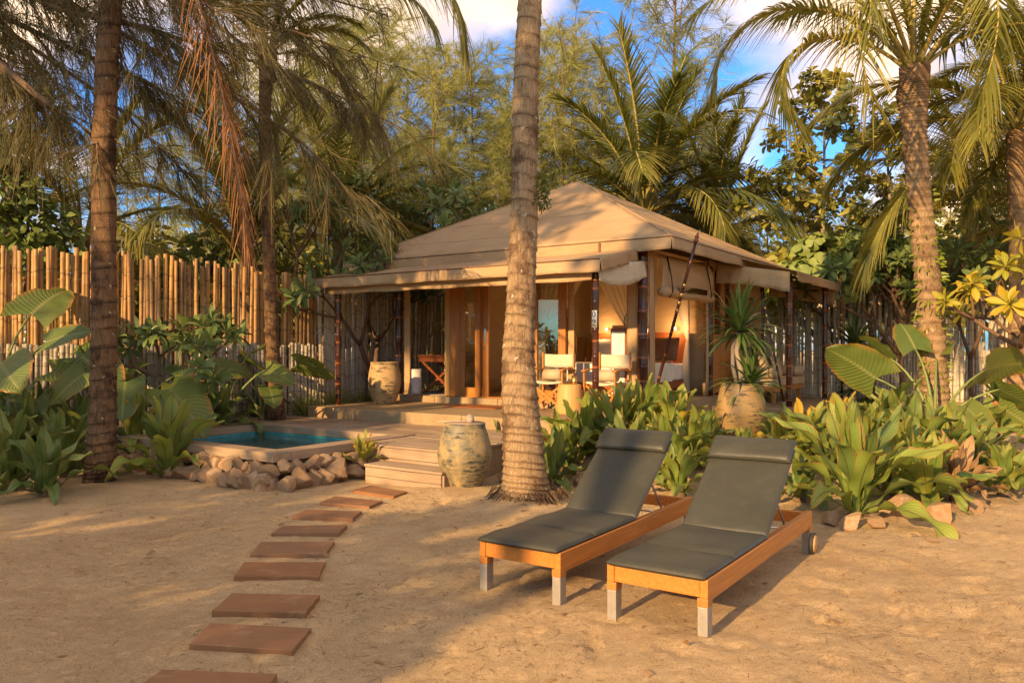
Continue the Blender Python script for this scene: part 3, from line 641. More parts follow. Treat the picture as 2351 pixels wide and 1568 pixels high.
# side awning
B0, B1, B2, B3 = Vector((1.55, 4.40, 2.86)), Vector((1.55, 7.75, 2.86)), Vector((0.50, 7.75, 3.15)), Vector((0.50, 4.40, 3.15))
def aw2(i, j):
    p = B0.lerp(B1, i).lerp(B3.lerp(B2, i), j).copy(); p.z -= 0.05 * math.sin(math.pi * j) * math.sin(math.pi * i); return p
solid(tp('side_awning', MB().grid(aw2, 26, 8), 'roof', smooth=True), 0.006)
strip('awning_valance', (1.55, 4.40), (1.55, 7.75), 2.86, 2.86, 0.17, 'roof', (1, 0), 0.012, 50, 10)
strip('awning_flap', (0.10, 4.45), (1.42, 4.45), 3.08, 2.86, 0.36, 'canvas', (0, -1), 0.02, 30, 11, scallop=-0.04)
strip('awning_flap', (0.10, 7.70), (1.45, 7.70), 3.02, 2.78, 0.36, 'canvas', (0, 1), 0.02, 30, 12)
tp('awning_beam', MB().tube([(1.34, 4.5, 2.80), (1.34, 7.6, 2.80)], 0.026, 8), 'dkbamboo', smooth=True)
# canvas walls
def wall(name, pts, z0, z1, mat='canvas', th=0.012, wav=0.010, seed=0):
    (x0, y0), (x1, y1) = pts; L = math.hypot(x1 - x0, y1 - y0); nn = max(4, int(L * 9))
    nxv, nyv = -(y1 - y0) / L, (x1 - x0) / L
    def f(i, j):
        w = wav * (math.sin(i * L * 6 + seed) + 0.5 * math.sin(i * L * 17 + j * 2 + seed)) * math.sin(math.pi * min(j, 1) ** 0.7)
        return (x0 + (x1 - x0) * i + nxv * w, y0 + (y1 - y0) * i + nyv * w, z0 + (z1 - z0) * j)
    return solid(tp(name, MB().grid(f, nn, 8), mat, smooth=True), th)
wall('wall_canvas', ((-1.40, 1.64), (-1.285, 1.64)), 0.67, 3.1, seed=1); wall('wall_canvas', ((-0.32, 1.62), (-0.13, 1.60)), 0.67, 3.1, seed=2)
wall('wall_canvas', ((0.06, 1.64), (0.06, 1.80)), 0.67, 3.05, seed=3, wav=0.02); wall('wall_canvas', ((0.05, 4.02), (0.05, 4.16)), 0.67, 3.05, seed=4, wav=0.02)
wall('wall_canvas', ((0.03, 5.52), (0.03, 7.4)), 0.67, 3.1, seed=5); wall('back_wall', ((-5.05, 7.45), (0.03, 7.45)), 0.67, 3.1, seed=6)
wall('partition', ((-3.95, 4.25), (0.02, 4.25)), 0.67, 3.1, 'inner', seed=7); wall('partition', ((-3.95, 4.22), (-3.95, 1.66)), 0.67, 3.1, 'inner', seed=8)
wall('partition', ((-5.05, 7.4), (-5.05, 5.0)), 0.67, 3.1, 'canvas', seed=9)
tp('ceiling_canvas', MB().grid(lambda i, j: (-3.95 + 3.95 * i, 1.66 + 2.6 * j, 3.09), 8, 6), 'inner', smooth=True)
wall('wall_canvas', ((-4.98, 1.62), (-4.86, 1.66)), 0.67, 3.1, seed=12)
strip('terrace_valance', (-4.9, 1.66), (-3.98, 1.66), 3.08, 3.08, 0.42, 'inner', (0, -1), 0.006, 20, 14); strip('terrace_valance', (-5.0, 4.2), (-3.98, 4.2), 3.08, 3.08, 0.5, 'inner', (0, -1), 0.006, 20, 15)
# glazed doors
def glazed_door(x0, x1, y, z0, z1, st=0.11, handle=None, bottom=0.16, name='sliding_door'):
    d = ob(name, None, tent, (x0, y, z0)); w = x1 - x0; h = z1 - z0
    for (a, b2) in ((0, st), (w - st, w)): bev(ob('stile', MB().box(a, b2, -0.022, 0.022, 0, h).mesh('stile', M['teakz'], False), d), 0.004)
    bev(ob('rail', MB().box(st, w - st, -0.02, 0.02, 0, bottom).mesh('rail', M['teak'], False), d), 0.003); ob('rail', MB().box(st, w - st, -0.02, 0.02, h - 0.12, h).mesh('rail', M['teak'], False), d)
    ob('glass', MB().box(st - 0.01, w - st + 0.01, -0.003, 0.003, bottom - 0.01, h - 0.11).mesh('glass', M['glass'], False), d)
    if handle:
        hx = w - st / 2
        ob('handle', MB().box(hx - 0.018, hx + 0.018, -0.03, -0.018, 0.98, 1.20).mesh('handle', M['steel'], False), d); ob('lock', MB().lathe([(0.022, 0), (0.022, 0.012)], 16).mesh('lock', M['steel'], True), d, (hx, -0.02, 0.86), (R(90), 0, 0))
    return d
bev(tp('door_frame', MB().box(-3.94, -3.83, 1.56, 1.70, 0.67, 3.0), 'stump'), 0.004); bev(tp('door_frame', MB().box(-3.828, -3.60, 1.565, 1.66, 0.67, 3.0), 'teakz'), 0.004)
glazed_door(-3.60, -3.16, 1.60, 0.672, 2.95, 0.10); glazed_door(-3.32, -3.02, 1.665, 0.672, 2.95, 0.13, handle=True, name='sliding_door')
glazed_door(-2.10, -1.41, 1.60, 0.672, 2.95, 0.14)
tp('door_track', MB().box(-3.6, -1.41, 1.55, 1.72, 0.665, 0.678), 'teak'); tp('door_head', MB().box(-3.94, -0.3, 1.56, 1.70, 2.98, 3.08), 'teak')
# rolled side blind with straps and a clear strip
mb = MB()
mb.grid(lambda i, j: (0.10 + 0.09 * math.sin(math.pi * j) + 0.035 * math.sin(j * 9) * (0.5 + 0.5 * math.sin(i * 6)), 1.86 + 2.2 * i, 3.0 - 0.62 * j - 0.03 * math.sin(i * 9) * j), 30, 10)
blind = solid(tp('rolled_blind', mb, 'canvas', smooth=True), 0.02)
ob('roll', MB().tube([(0.16, 1.88 + 2.14 * t / 12, 2.42 + 0.015 * math.sin(t)) for t in range(13)], [0.085 + 0.008 * math.sin(t * 2) for t in range(13)], 14).mesh('roll', M['canvas'], True), blind)
ob('clear_strip', MB().grid(lambda i, j: (0.262 + 0.004 * i, 2.35 + 1.2 * i, 2.44 + 0.09 * j), 6, 1).mesh('clear_strip', M['mirror'], True), blind)
for y in (2.05, 3.75): ob('strap', MB().tube([(0.17, y, 2.98), (0.235, y, 2.70), (0.262, y + 0.02, 2.44), (0.20, y + 0.03, 2.33)], 0.012, 6).mesh('strap', M['black'], True), blind)
# louvred doors on the side
ld = ob('louvre_door', None, tent, (0.045, 4.34, 0.667))
for y0 in (0.0, 0.56):
    for a in (y0, y0 + 0.44): bev(ob('stile', MB().box(-0.025, 0.025, a, a + 0.10, 0, 2.3).mesh('stile', M['teakz'], False), ld), 0.004)
    ob('panel', MB().box(-0.012, 0.012, y0 + 0.1, y0 + 0.44, 0.04, 1.0).mesh('panel', M['teakz'], False), ld); ob('rail', MB().box(-0.022, 0.022, y0 + 0.1, y0 + 0.44, 1.0, 1.12).mesh('rail', M['teak'], False), ld)
    for k in range(22): ob('slat', MB().bar((-0.018, y0 + 0.27, 1.14 + k * 0.051), (0.022, y0 + 0.27, 1.115 + k * 0.051), 0.34, 0.008).mesh('slat', M['redwood'], False), ld)
ob('knob', MB().lathe([(0.001, 0.05), (0.025, 0.045), (0.03, 0.03), (0.012, 0.018), (0.012, 0)], 14).mesh('knob', M['steel'], True), ld, (0.025, 0.50, 1.0), (0, R(90), 0))
wall('wall_canvas', ((0.03, 4.26), (0.03, 5.50)), 2.97, 3.12, seed=10)
tp('wall_edge', MB().box(0.0, 0.06, 5.50, 5.60, 0.667, 3.0), 'teakz'); tp('window_frame', MB().box(0.05, 0.075, 6.0, 6.7, 1.5, 2.55), 'black'); tp('window_net', MB().box(0.076, 0.082, 6.04, 6.66, 1.54, 2.51), 'inner')
# leaning guy poles with carved rings
def guy(p0, p1, r=0.026):
    p0, p1 = Vector(p0), Vector(p1); L = (p1 - p0).length; q = (p1 - p0).to_track_quat('Z', 'Y').to_euler()
    g = ob('guy_pole', MB().tube([(0, 0, L * t / 6) for t in range(7)], [r * (1.0 - 0.1 * t / 6) for t in range(7)], 10).mesh('guy_pole', M['dkbamboo'], True), tent, p0, q)
    for z in (0.56, 0.61, 0.66, 0.72): ob('carved_ring', MB().tube([(0, 0, L * z), (0, 0, L * z + 0.01), (0, 0, L * z + 0.05), (0, 0, L * z + 0.06)], [r * 0.9, r * 1.15, r * 1.15, r * 0.9], 10).mesh('carved_ring', M['brass'], True), g)
    ob('finial', MB().lathe([(r * 0.8, 0), (r * 1.6, 0.01), (r * 1.7, 0.03), (r * 0.8, 0.05), (r * 1.25, 0.07), (r * 1.3, 0.085), (r * 0.5, 0.11), (r * 0.75, 0.125), (0.002, 0.145)], 12).mesh('finial', M['redwood'], True), g, (0, 0, L))
    ob('foot', MB().box(-0.03, 0.03, -0.03, 0.03, -0.01, 0.05).mesh('foot', M['steel'], False), g)
def pt(u, v, Y):
    p = at(u, v, Y); x, y = to_tent(p.x, p.y); return (x, y, p.z)
x, y = 0.10, 1.66
gp0 = pt(1500, 917, 12.25); guy((gp0[0], gp0[1], max(gp0[2], 0.69)), pt(1597, 556, 11.75))
guy((1.2, 4.9, 0.52), (0.72, 4.9, 2.9), 0.02); guy((1.55, 7.9, 0.4), (1.65, 7.3, 2.86), 0.022)

# ------------------------------------------------------------------ pool and deck (tent axes)
deck = thing('pool_deck', 'weathered timber deck with steps round the plunge pool', 'deck', (OX, OY, 0), TR)
rd = random.Random(3)
def board(x0, x1, y0, y1, z1, th=0.028, name='board'):
    j = rd.uniform(-0.0025, 0.0025)
    me = MB().box(0, x1 - x0, 0, y1 - y0, -th, 0).mesh(name, M['deck'], False)
    return bev(ob(name, me, deck, (x0, y0, z1 + j)), 0.004, 1)
PX0, PX1, PY0, PY1, CW = -4.67, -2.07, -3.75, -1.92, 0.26
bw, gp = 0.112, 0.008
y = -2.69
while y < -0.62:
    y1 = min(y + bw, -0.515)
    if y < PY1 + CW: board(PX1 + CW + 0.006, -0.35, y, y1, 0.378)
    else:
        cut = rd.choice([-3.2, -2.4, -3.9]); board(-5.9, cut - 0.003, y, y1, 0.378); board(cut + 0.003, -0.35, y, y1, 0.378)
    y += bw + gp
y = -4.0
while y < PY1 + CW - 0.1: board(-5.9, PX0 - CW - 0.006, y, y + bw, 0.378); y += bw + gp
board(PX0 - CW, PX1 + CW, PY0 - CW, PY0, 0.392, 0.105, 'coping'); board(PX0 - CW, PX1 + CW, PY1, PY1 + CW - 0.008, 0.392, 0.105, 'coping')
for (x0, x1) in ((PX0 - CW, PX0), (PX1, PX1 + CW)):
    me = MB().box(0, PY1 - PY0 - 0.006, 0, x1 - x0, -0.105, 0).mesh('coping', M['deck'], False); bev(ob('coping', me, deck, (x1, PY0 + 0.003, 0.3925), (0, 0, R(90))), 0.005, 1)
# fascia, step
for (z1, h) in ((0.346, 0.115), (0.226, 0.105)): 
    me = MB().box(0, 1.455, -0.03, 0, -h, 0).mesh('fascia', M['deck'], False); bev(ob('fascia', me, deck, (-1.803, -2.665, z1)), 0.003, 1)
for k in range(3): board(-1.38, -0.22, -3.06 + k * 0.122, -3.06 + k * 0.122 + 0.116, 0.20, 0.03, 'tread')
for (z1, h) in ((0.166, 0.10), (0.062, 0.12)):
    me = MB().box(0, 1.13, -0.028, 0, -h, 0).mesh('riser', M['deck'], False); bev(ob('riser', me, deck, (-1.365, -3.025, z1)), 0.003, 1)
me = MB().box(0, 0.35, -0.028, 0, -0.27, 0).mesh('riser', M['deck'], False); ob('riser', me, deck, (-0.235, -3.03, 0.165), (0, 0, R(90)))
ob('bearer', MB().box(-5.85, -0.4, -1.6, -0.56, -0.2, 0.345).mesh('bearer', M['deck'], False), deck); ob('bearer', MB().box(-1.75, -0.4, -2.62, -1.65, -0.2, 0.345).mesh('bearer', M['deck'], False), deck)
ob('bearer', MB().box(-5.85, -5.0, -3.95, -1.65, -0.2, 0.345).mesh('bearer', M['deck'], False), deck)
pool = thing('plunge_pool', 'small plunge pool lined in teal below the timber coping', 'pool', (OX, OY, 0), TR)
mb = MB(); w2 = 0.09
mb.box(PX0 - w2, PX0, PY0 - w2, PY1 + w2, -0.9, 0.283); mb.box(PX1, PX1 + w2, PY0 - w2, PY1 + w2, -0.9, 0.283); mb.box(PX0 + .001, PX1 - .001, PY0 - w2, PY0, -0.9, 0.283); mb.box(PX0 + .001, PX1 - .001, PY1, PY1 + w2, -0.9, 0.283); mb.box(PX0 + .001, PX1 - .001, PY0 + .001, PY1 - .001, -0.92, -0.22)
ob('basin', mb.mesh('basin', M['pooltile'], False), pool)
ob('outer_wall', MB().box(PX0 - 0.17, PX1 + 0.17, PY0 - 0.17, PY0 - 0.095, -0.3, 0.282).box(PX1 + 0.095, PX1 + 0.17, PY0 - 0.09, PY1 + 0.17, -0.3, 0.282).box(PX0 - 0.17, PX0 - 0.095, PY0 - 0.09, PY1 + 0.17, -0.3, 0.282).mesh('outer_wall', M['stonec'], False), pool)
ob('pool_lamp', MB().lathe([(0.001, 0.02), (0.06, 0.015), (0.075, 0)], 16).mesh('pool_lamp', M['poolamp'], True), pool, (-2.5, PY1 - 0.02, 0.08), (R(90), 0, 0))
wt = struct('water', MB().grid(lambda i, j: (PX0 + 0.002 + (PX1 - PX0 - 0.004) * i, PY0 + 0.002 + (PY1 - PY0 - 0.004) * j, 0.275), 40, 30).mesh('water', M['water'], True), (OX, OY, 0), TR)

# fieldstones under the coping
def stone_mesh(seed, sub=4):
    r = random.Random(seed); bm = bmesh.new(); bmesh.ops.create_icosphere(bm, subdivisions=sub, radius=1)
    pl = [(Vector((r.gauss(0, 1), r.gauss(0, 1), r.gauss(0, 1))).normalized(), r.uniform(0.42, 0.72)) for _ in range(9)]
    for v in bm.verts:
        d = v.co.normalized(); k = 1.0
        for n_, q in pl:
            c = d.dot(n_)
            if c > 0.05: k = min(k, q / c)
        k *= 1 + 0.02 * math.sin(d.x * 9 + seed) * math.sin(d.y * 11) + 0.006 * r.uniform(-1, 1)
        v.co = d * k
    me = bpy.data.meshes.new('stone'); bm.to_mesh(me); bm.free(); me.materials.append(M['stonec'])
    me.polygons.foreach_set('use_smooth', [True] * len(me.polygons))
    try: me.set_sharp_from_angle(angle=R(22))
    except Exception: pass
    return me
STONES = [stone_mesh(100 + k) for k in range(9)]
rw = thing('stone_wall', 'rough golden fieldstones piled under the pool coping', 'stone wall', (OX, OY, 0), TR)
rs = random.Random(12)
def stone(x, y, z, s, par=rw):
    o = ob('stone', STONES[rs.randrange(9)], par, (x, y, z), (rs.uniform(0, 6), rs.uniform(-.5, .5), rs.uniform(0, 6)), (s * rs.uniform(0.95, 1.35), s * rs.uniform(0.8, 1.05), s * rs.uniform(0.75, 1.0)))
    return o
x = -5.15
while x < -1.75:
    s = rs.uniform(0.12, 0.21); stone(x, -4.07 - rs.uniform(0, 0.07), s * 0.42, s); x += s * 1.18
x = -5.05
while x < -1.75:
    s = rs.uniform(0.10, 0.16); stone(x, -3.99 - rs.uniform(0, 0.05), 0.215 + rs.uniform(-0.03, 0.015), s * 0.85); x += s * 1.05
yv = -3.95
while yv < -2.85:
    s = rs.uniform(0.15, 0.21); stone(-1.68 + rs.uniform(0, 0.06), yv, s * 0.42, s); stone(-1.76 + rs.uniform(0, 0.03), yv + 0.06, 0.22, 0.12); yv += s * 1.15
for (u, v, s) in ((560, 1118, 0.14), (600, 1126, 0.16), (660, 1118, 0.12), (500, 1112, 0.14), (760, 1106, 0.13), (540, 1104, .17)):
    p = on_ground(u, v); a, c = to_tent(p.x, p.y); stone(a, c, s * 0.45, s)
# loose stones of the planted border
bst = [(1905, 1203, .10, 'pale grey rock at the border beside the right lounger wheel'), (1952, 1210, .115, 'brown rounded rock at the border, second right of the lounger wheel'), (2010, 1212, .10, 'grey rock behind the drooping fern leaf at the border'),
       (2065, 1188, .17, 'big sunlit boulder under the right hand ferns'), (2150, 1195, .165, 'wide speckled boulder right of the drooping fern leaf'), (1330, 1118, .13, 'buff rock under the ferns beside the centre palm'),
       (1160, 1108, .15, 'tan rock between the big jar and the palm trunk'), (1420, 1120, .14, 'shaded rock behind the left lounger'), (1640, 1120, .13, 'shaded rock behind the right lounger'), (1285, 992, .13, 'long pale rock at the platform edge beside the palm'), (2240, 1175, .09, 'small rock at the right end of the border')]
for (u, v, s, lab) in bst:
    p = on_ground(u, v); o = stone(p.x, p.y, p.z + s * 0.42, s, None); o.name = 'border_rock'; tag(o, lab, 'rock', 'rocks along the planted border')

# ------------------------------------------------------------------ loungers
def lounger(o3, yaw, label, wheel):
    t = thing('sun_lounger', label, 'sun lounger', o3, yaw, 'pair of sun loungers'); L, Wd, zt = 2.18, 0.60, 0.315
    for s in (-1, 1):
        y0 = s * (Wd / 2 - 0.0225)
        bev(ob('side_rail', MB().box(0.0, L, y0 - 0.0225, y0 + 0.0225, zt - 0.105, zt).mesh('side_rail', M['teak'], False), t), 0.005)
        bev(ob('side_lip', MB().box(0.07, L - 0.07, y0 - 0.018, y0 + 0.018, zt - 0.125, zt - 0.106).mesh('side_lip', M['teak'], False), t), 0.003)
        for x0 in (0.0, L - 0.075):
            lg = bev(ob('leg', MB().box(x0 - 0.001, x0 + 0.075, y0 - 0.0235 - 0.014 * (s > 0), y0 + 0.0235 + 0.014 * (s < 0), 0.165, zt - 0.104).mesh('leg', M['teakz'], False), t), 0.004)
            bev(ob('metal_sleeve', MB().box(x0 + 0.001, x0 + 0.073, y0 - 0.0215 - 0.014 * (s > 0), y0 + 0.0215 + 0.014 * (s < 0), -0.012, 0.1645).mesh('metal_sleeve', M['alu'], False), lg), 0.003)
    bev(ob('end_rail', MB().box(0.004, 0.045, -Wd / 2 + 0.046, Wd / 2 - 0.046, zt - 0.10, zt - 0.012).mesh('end_rail', M['teak'], False), t), 0.004)
    bev(ob('end_rail', MB().box(L - 0.045, L - 0.004, -Wd / 2 + 0.046, Wd / 2 - 0.046, zt - 0.10, zt - 0.012).mesh('end_rail', M['teak'], False), t), 0.004)
    for k in range(9): ob('slat', MB().box(0.10 + k * 0.105, 0.165 + k * 0.105, -Wd / 2 + 0.045, Wd / 2 - 0.045, zt - 0.045, zt - 0.025).mesh('slat', M['teak'], False), t)
    def pad(name, x0, x1, z0, th, w, ang=0, org=(0, 0, 0), par=None, nx=18, ny=14, crown=0.012):
        mb = MB(); ca, sa = math.cos(ang), math.sin(ang)
        ring = []
        def pos(i, j, top):
            a, b2 = 2 * i - 1, 2 * j - 1
            rx = min(1, (1 - abs(a)) * (x1 - x0) / 2 / 0.03); ry = min(1, (1 - abs(b2)) * w / 2 / 0.03)
            ed = math.sqrt(max(0, 1 - (1 - rx) ** 2)) * math.sqrt(max(0, 1 - (1 - ry) ** 2))
            h = th / 2 + (ed * (th / 2 + crown * (1 - a * a * 0.6) * (1 - b2 * b2 * 0.5)) if top else -ed * th / 2)
            h += 0.004 * math.sin(i * 9 + j * 5) * ed if top else 0
            x_, z_ = x0 + (x1 - x0) * i, z0 + h
            return (org[0] + x_ * ca - z_ * sa, (b2) * w / 2, org[2] + x_ * sa + z_ * ca)
        es = lambda n: [0, .012, .04] + [k / n for k in range(1, n)] + [.96, .988, 1]
        X = sorted(set(es(nx // 2))); Yj = sorted(set(es(ny // 2)))
        for top in (True, False):
            V_ = [pos(i, j, top) for j in Yj for i in X]; n = len(X)
            F_ = [(j * n + i, j * n + i + 1, (j + 1) * n + i + 1, (j + 1) * n + i) for j in range(len(Yj) - 1) for i in range(n - 1)]
            if not top: F_ = [f[::-1] for f in F_]
            mb.add(V_, F_)
        return ob(name, mb.mesh(name, M['cushion'], True), par or t)
    pad('seat_pad', -0.035, 0.455, zt - 0.006, 0.036, Wd - 0.012); pad('seat_pad', 0.452, 1.085, zt - 0.006, 0.036, Wd - 0.012)
    ob('under_pad', MB().box(0.048, 1.07, -Wd / 2 + 0.05, Wd / 2 - 0.05, zt - 0.03, zt - 0.002).mesh('under_pad', M['cushion'], False), t)
    ang = R(36.5); org = (1.085, 0, zt + 0.0)
    bp = pad('back_pad', 0.0, 0.83, -0.004, 0.034, Wd - 0.012, ang, org)
    pad('head_pillow', 0.655, 0.875, 0.026, 0.055, Wd - 0.004, ang, org, bp, 14, 14, 0.012)
    ob('back_board', MB().bar((org[0] + 0.02, 0, org[2] - 0.02), (org[0] + 0.82 * math.cos(ang), 0, org[2] + 0.82 * math.sin(ang) - 0.022), Wd - 0.06, 0.018).mesh('back_board', M['teak'], False), t)
    bx, bz = org[0] + 0.50 * math.cos(ang), org[2] + 0.50 * math.sin(ang) - 0.03
    for s in (-1, 1): ob('prop', MB().tube([(bx, s * 0.20, bz), (bx + 0.22, s * 0.235, zt - 0.06)], 0.008, 8).mesh('prop', M['alu'], True), t)
    ob('prop_bar', MB().tube([(bx + 0.22, -0.255, zt - 0.06), (bx + 0.22, 0.255, zt - 0.06)], 0.008, 8).mesh('prop_bar', M['steel'], True), t)
    for s in wheel:
        yy = s * (Wd / 2 + 0.02)
        wl = ob('wheel', MB().lathe([(0.05, -0.014), (0.078, -0.014), (0.084, -0.006), (0.084, 0.006), (0.078, 0.014), (0.05, 0.014)], 28).mesh('wheel', M['rubber'], True), t, (L - 0.05, yy, 0.078), (R(90), 0, 0))
        ob('wheel_disc', MB().lathe([(0.001, -0.0165), (0.066, -0.0165), (0.066, 0.0165), (0.001, 0.0165)], 28).mesh('wheel_disc', M['stump'], True), wl); ob('axle', MB().lathe([(0.01, -0.03), (0.01, 0.02)], 10).mesh('axle', M['steel'], True), wl)
    return t
def front_mid(a, b2): return ((a[0] + b2[0]) / 2, (a[1] + b2[1]) / 2, 0.0)
lounger(front_mid((1.046, 4.229), (0.535, 4.56)), R(55.6), 'dark cushioned teak sun lounger on the right, its wheel showing', (-1,))
lounger(front_mid((0.293, 4.777), (-0.212, 5.115)), R(56.2), 'dark cushioned teak sun lounger on the left, nearer the palm trunk', (-1,))

# ------------------------------------------------------------------ director's chairs and terrace things
def chair(loc, rz, label, group='folding director chairs'):
    t = thing('director_chair', label, 'chair', loc, rz, group); w, d = 0.27, 0.22
    for s in (-1, 1):
        for yy in (-d, d): 
            z1 = 0.62 if yy < 0 else 0.62
            bev(ob('leg', MB().box(s * w - 0.014, s * w + 0.014, yy - 0.02, yy + 0.02, 0, z1).mesh('leg', M['teakz'], False), t), 0.003)
        def arm(i, j, s=s): return (s * w + (i - 0.5) * 0.055, -d - 0.05 + 0.54 * j, 0.633 + 0.03 * math.sin(math.pi * j) - 0.012 * (j - 0.5))
        a = solid(ob('armrest', MB().grid(arm, 2, 10).mesh('armrest', M['teak'], True), t), 0.022)
        ob('side_rail', MB().box(s * w - 0.01, s * w + 0.01, -d, d, 0.10, 0.135).mesh('side_rail', M['teak'], False), t); ob('side_rail', MB().box(s * w - 0.01, s * w + 0.01, -d, d, 0.43, 0.46).mesh('side_rail', M['teak'], False), t)
        bev(ob('back_post', MB().box(s * w - 0.013, s * w + 0.013, d - 0.02, d + 0.015, 0.645, 0.92).mesh('back_post', M['teakz'], False), t), 0.003)
        for yy in (-d + 0.03, d - 0.03):
            ob('cross_brace', MB().bar((s * (w - 0.01), yy, 0.42), (-s * (w - 0.01), yy + 0.022 * s, 0.05), 0.018, 0.035).mesh('cross_brace', M['teak'], False), t)
    solid(ob('seat', MB().grid(lambda i, j: (-w + 2 * w * i, -d + 0.02 + (2 * d - 0.02) * j, 0.465 - 0.03 * math.sin(math.pi * i)), 10, 6).mesh('seat', M['cream'], True), t), 0.03)
    solid(ob('back_sling', MB().grid(lambda i, j: (-w - 0.016 + (2 * w + 0.032) * i, d + 0.018 + 0.035 * math.sin(math.pi * i), 0.68 + 0.21 * j - 0.008 * math.sin(math.pi * i)), 12, 4).mesh('back_sling', M['cream'], True), t), 0.012)
    return t
c1 = tw(-1.34, 1.06, 0.55); c2 = tw(-0.37, 1.06, 0.55)
chair(c1, TR + R(6), 'teak director chair with cream canvas, next to the palm trunk'); chair(c2, TR - R(4), 'teak director chair with cream canvas, behind the numbered post')
c3 = tw(-3.05, 2.75, 0.674); chair(c3, TR + R(60), 'director chair at the desk inside the tent')
def towel(p, rz, label):
    mb = MB(); r0 = 0.02; pts = []
    for k in range(60):
        a = k * 0.42; r_ = 0.010 + 0.0014 * k; pts.append((r_ * math.cos(a), r_ * math.sin(a)))
    n = len(pts); V_ = [(-0.16, y_, z_) for y_, z_ in pts] + [(0.16, y_, z_) for y_, z_ in pts]
    F_ = [(i, i + 1, n + i + 1, n + i) for i in range(n - 1)]
    o = ob('rolled_towel', mb.add(V_, F_).mesh('rolled_towel', M['towel'], True), None, p, (0, 0, rz)); solid(o, 0.012)
    # closing disc keeps the roll full
    ob('towel_core', MB().tube([(-0.155, 0, 0), (0.155, 0, 0)], 0.085, 16).mesh('towel_core', M['towel'], True), o)
    return tag(o, label, 'towel', 'rolled towels on the chairs')
for (lx_, ly_, lab) in ((-1.36, 1.13, 'rolled beige towel on the chair next to the palm trunk'), (-0.40, 1.13, 'rolled beige towel on the chair behind the numbered post')):
    towel(tw(lx_, ly_, 0.55 + 0.470 + 0.10), TR, lab)
p = tw(-0.83, 0.72, 0.55)
st = ob('stump_stool', MB().lathe([(0.215, 0), (0.218, 0.02), (0.20, 0.2), (0.175, 0.42), (0.168, 0.438), (0.155, 0.443)], 26).mesh('stump_stool', M['stump'], True), None, p); tag(st, 'pale tapered wood stump table between the director chairs', 'side table')
cu = ob('tumbler', MB().lathe([(0.040, 0), (0.043, 0.005), (0.043, 0.13), (0.038, 0.13), (0.038, 0.02)], 20).mesh('tumbler', M['brass'], True), None, tw(-0.76, 0.74, 0.55 + 0.443)); tag(cu, 'small brass tumbler standing on the wood stump', 'cup')
# jars
def jar(name, prof, loc, mat, label, cat='jar', n=40):
    o = ob(name, None, None, loc); tag(o, label, cat)
    b_ = ob('body', MB().lathe(prof, n).mesh('body', M[mat], True), o)
    return o
pj = at(1067, 1130, 8.45); pj = Vector((pj.x * 8.78 / 8.45, 8.78, 0))
jr = jar('water_jar', [(0.165, -0.02), (0.18, 0.02), (0.235, 0.14), (0.285, 0.27), (0.302, 0.37), (0.298, 0.44), (0.27, 0.55), (0.238, 0.645), (0.225, 0.69), (0.229, 0.715), (0.215, 0.72), (0.21, 0.70)], pj, 'jar', 'tall weathered glazed water jar beside the steps')
ob('lid', MB().lathe([(0.212, 0.708), (0.212, 0.722), (0.0, 0.722)][:2] + [(0.01, 0.722)], 30).mesh('lid', M['deck'], True), jr)
cc_ = ob('coconut_scoop', MB().lathe([(0.005, 0.0), (0.035, 0.003), (0.046, 0.025), (0.048, 0.045), (0.04, 0.07), (0.022, 0.088), (0.004, 0.095)], 18).mesh('coconut_scoop', M['coconut'], True), None, (pj.x + 0.06, pj.y - 0.05, 0.722)); tag(cc_, 'round coconut shell scoop on top of the tall jar', 'scoop')
ob('handle', MB().bar((0, 0, 0.02), (-0.36, 0.03, 0.012), 0.02, 0.012).mesh('handle', M['coconut'], False), cc_)
jar('terrace_pot', [(0.19, 0), (0.2, 0.02), (0.245, 0.15), (0.285, 0.32), (0.292, 0.42), (0.275, 0.56), (0.248, 0.68), (0.245, 0.72), (0.255, 0.735), (0.235, 0.735), (0.225, 0.69), (0.02, 0.67)], tw(-4.63, 0.72, 0.55), 'potc', 'big cream glazed pot on the platform beside the left post', 'pot')
jar('cylinder_pot', [(0.115, 0), (0.12, 0.01), (0.12, 0.46), (0.108, 0.46), (0.10, 0.42)], tw(-4.87, 1.82, 0.672), 'linen', 'slim white cylinder pot on the terrace floor', 'pot')
pp = on_ground(1701, 1000); pp = Vector((pp.x, pp.y, gz(pp.x, pp.y) - 0.03))
jar('planter_pot', [(0.20, 0), (0.215, 0.02), (0.275, 0.14), (0.315, 0.29), (0.318, 0.36), (0.295, 0.5), (0.262, 0.66), (0.258, 0.70), (0.268, 0.715), (0.245, 0.715), (0.235, 0.66), (0.02, 0.64)], pp, 'poto', 'big ochre flaking planter pot on the lawn', 'pot')
POT = pp
q = on_ground(2290, 961)
jar('clay_pot', [(0.14, 0), (0.15, 0.01), (0.19, 0.26), (0.205, 0.27), (0.205, 0.32), (0.185, 0.32), (0.18, 0.28), (0.02, 0.27)], q, 'terracotta', 'small terracotta pot by the fence at the far right', 'pot'); CLAY = q
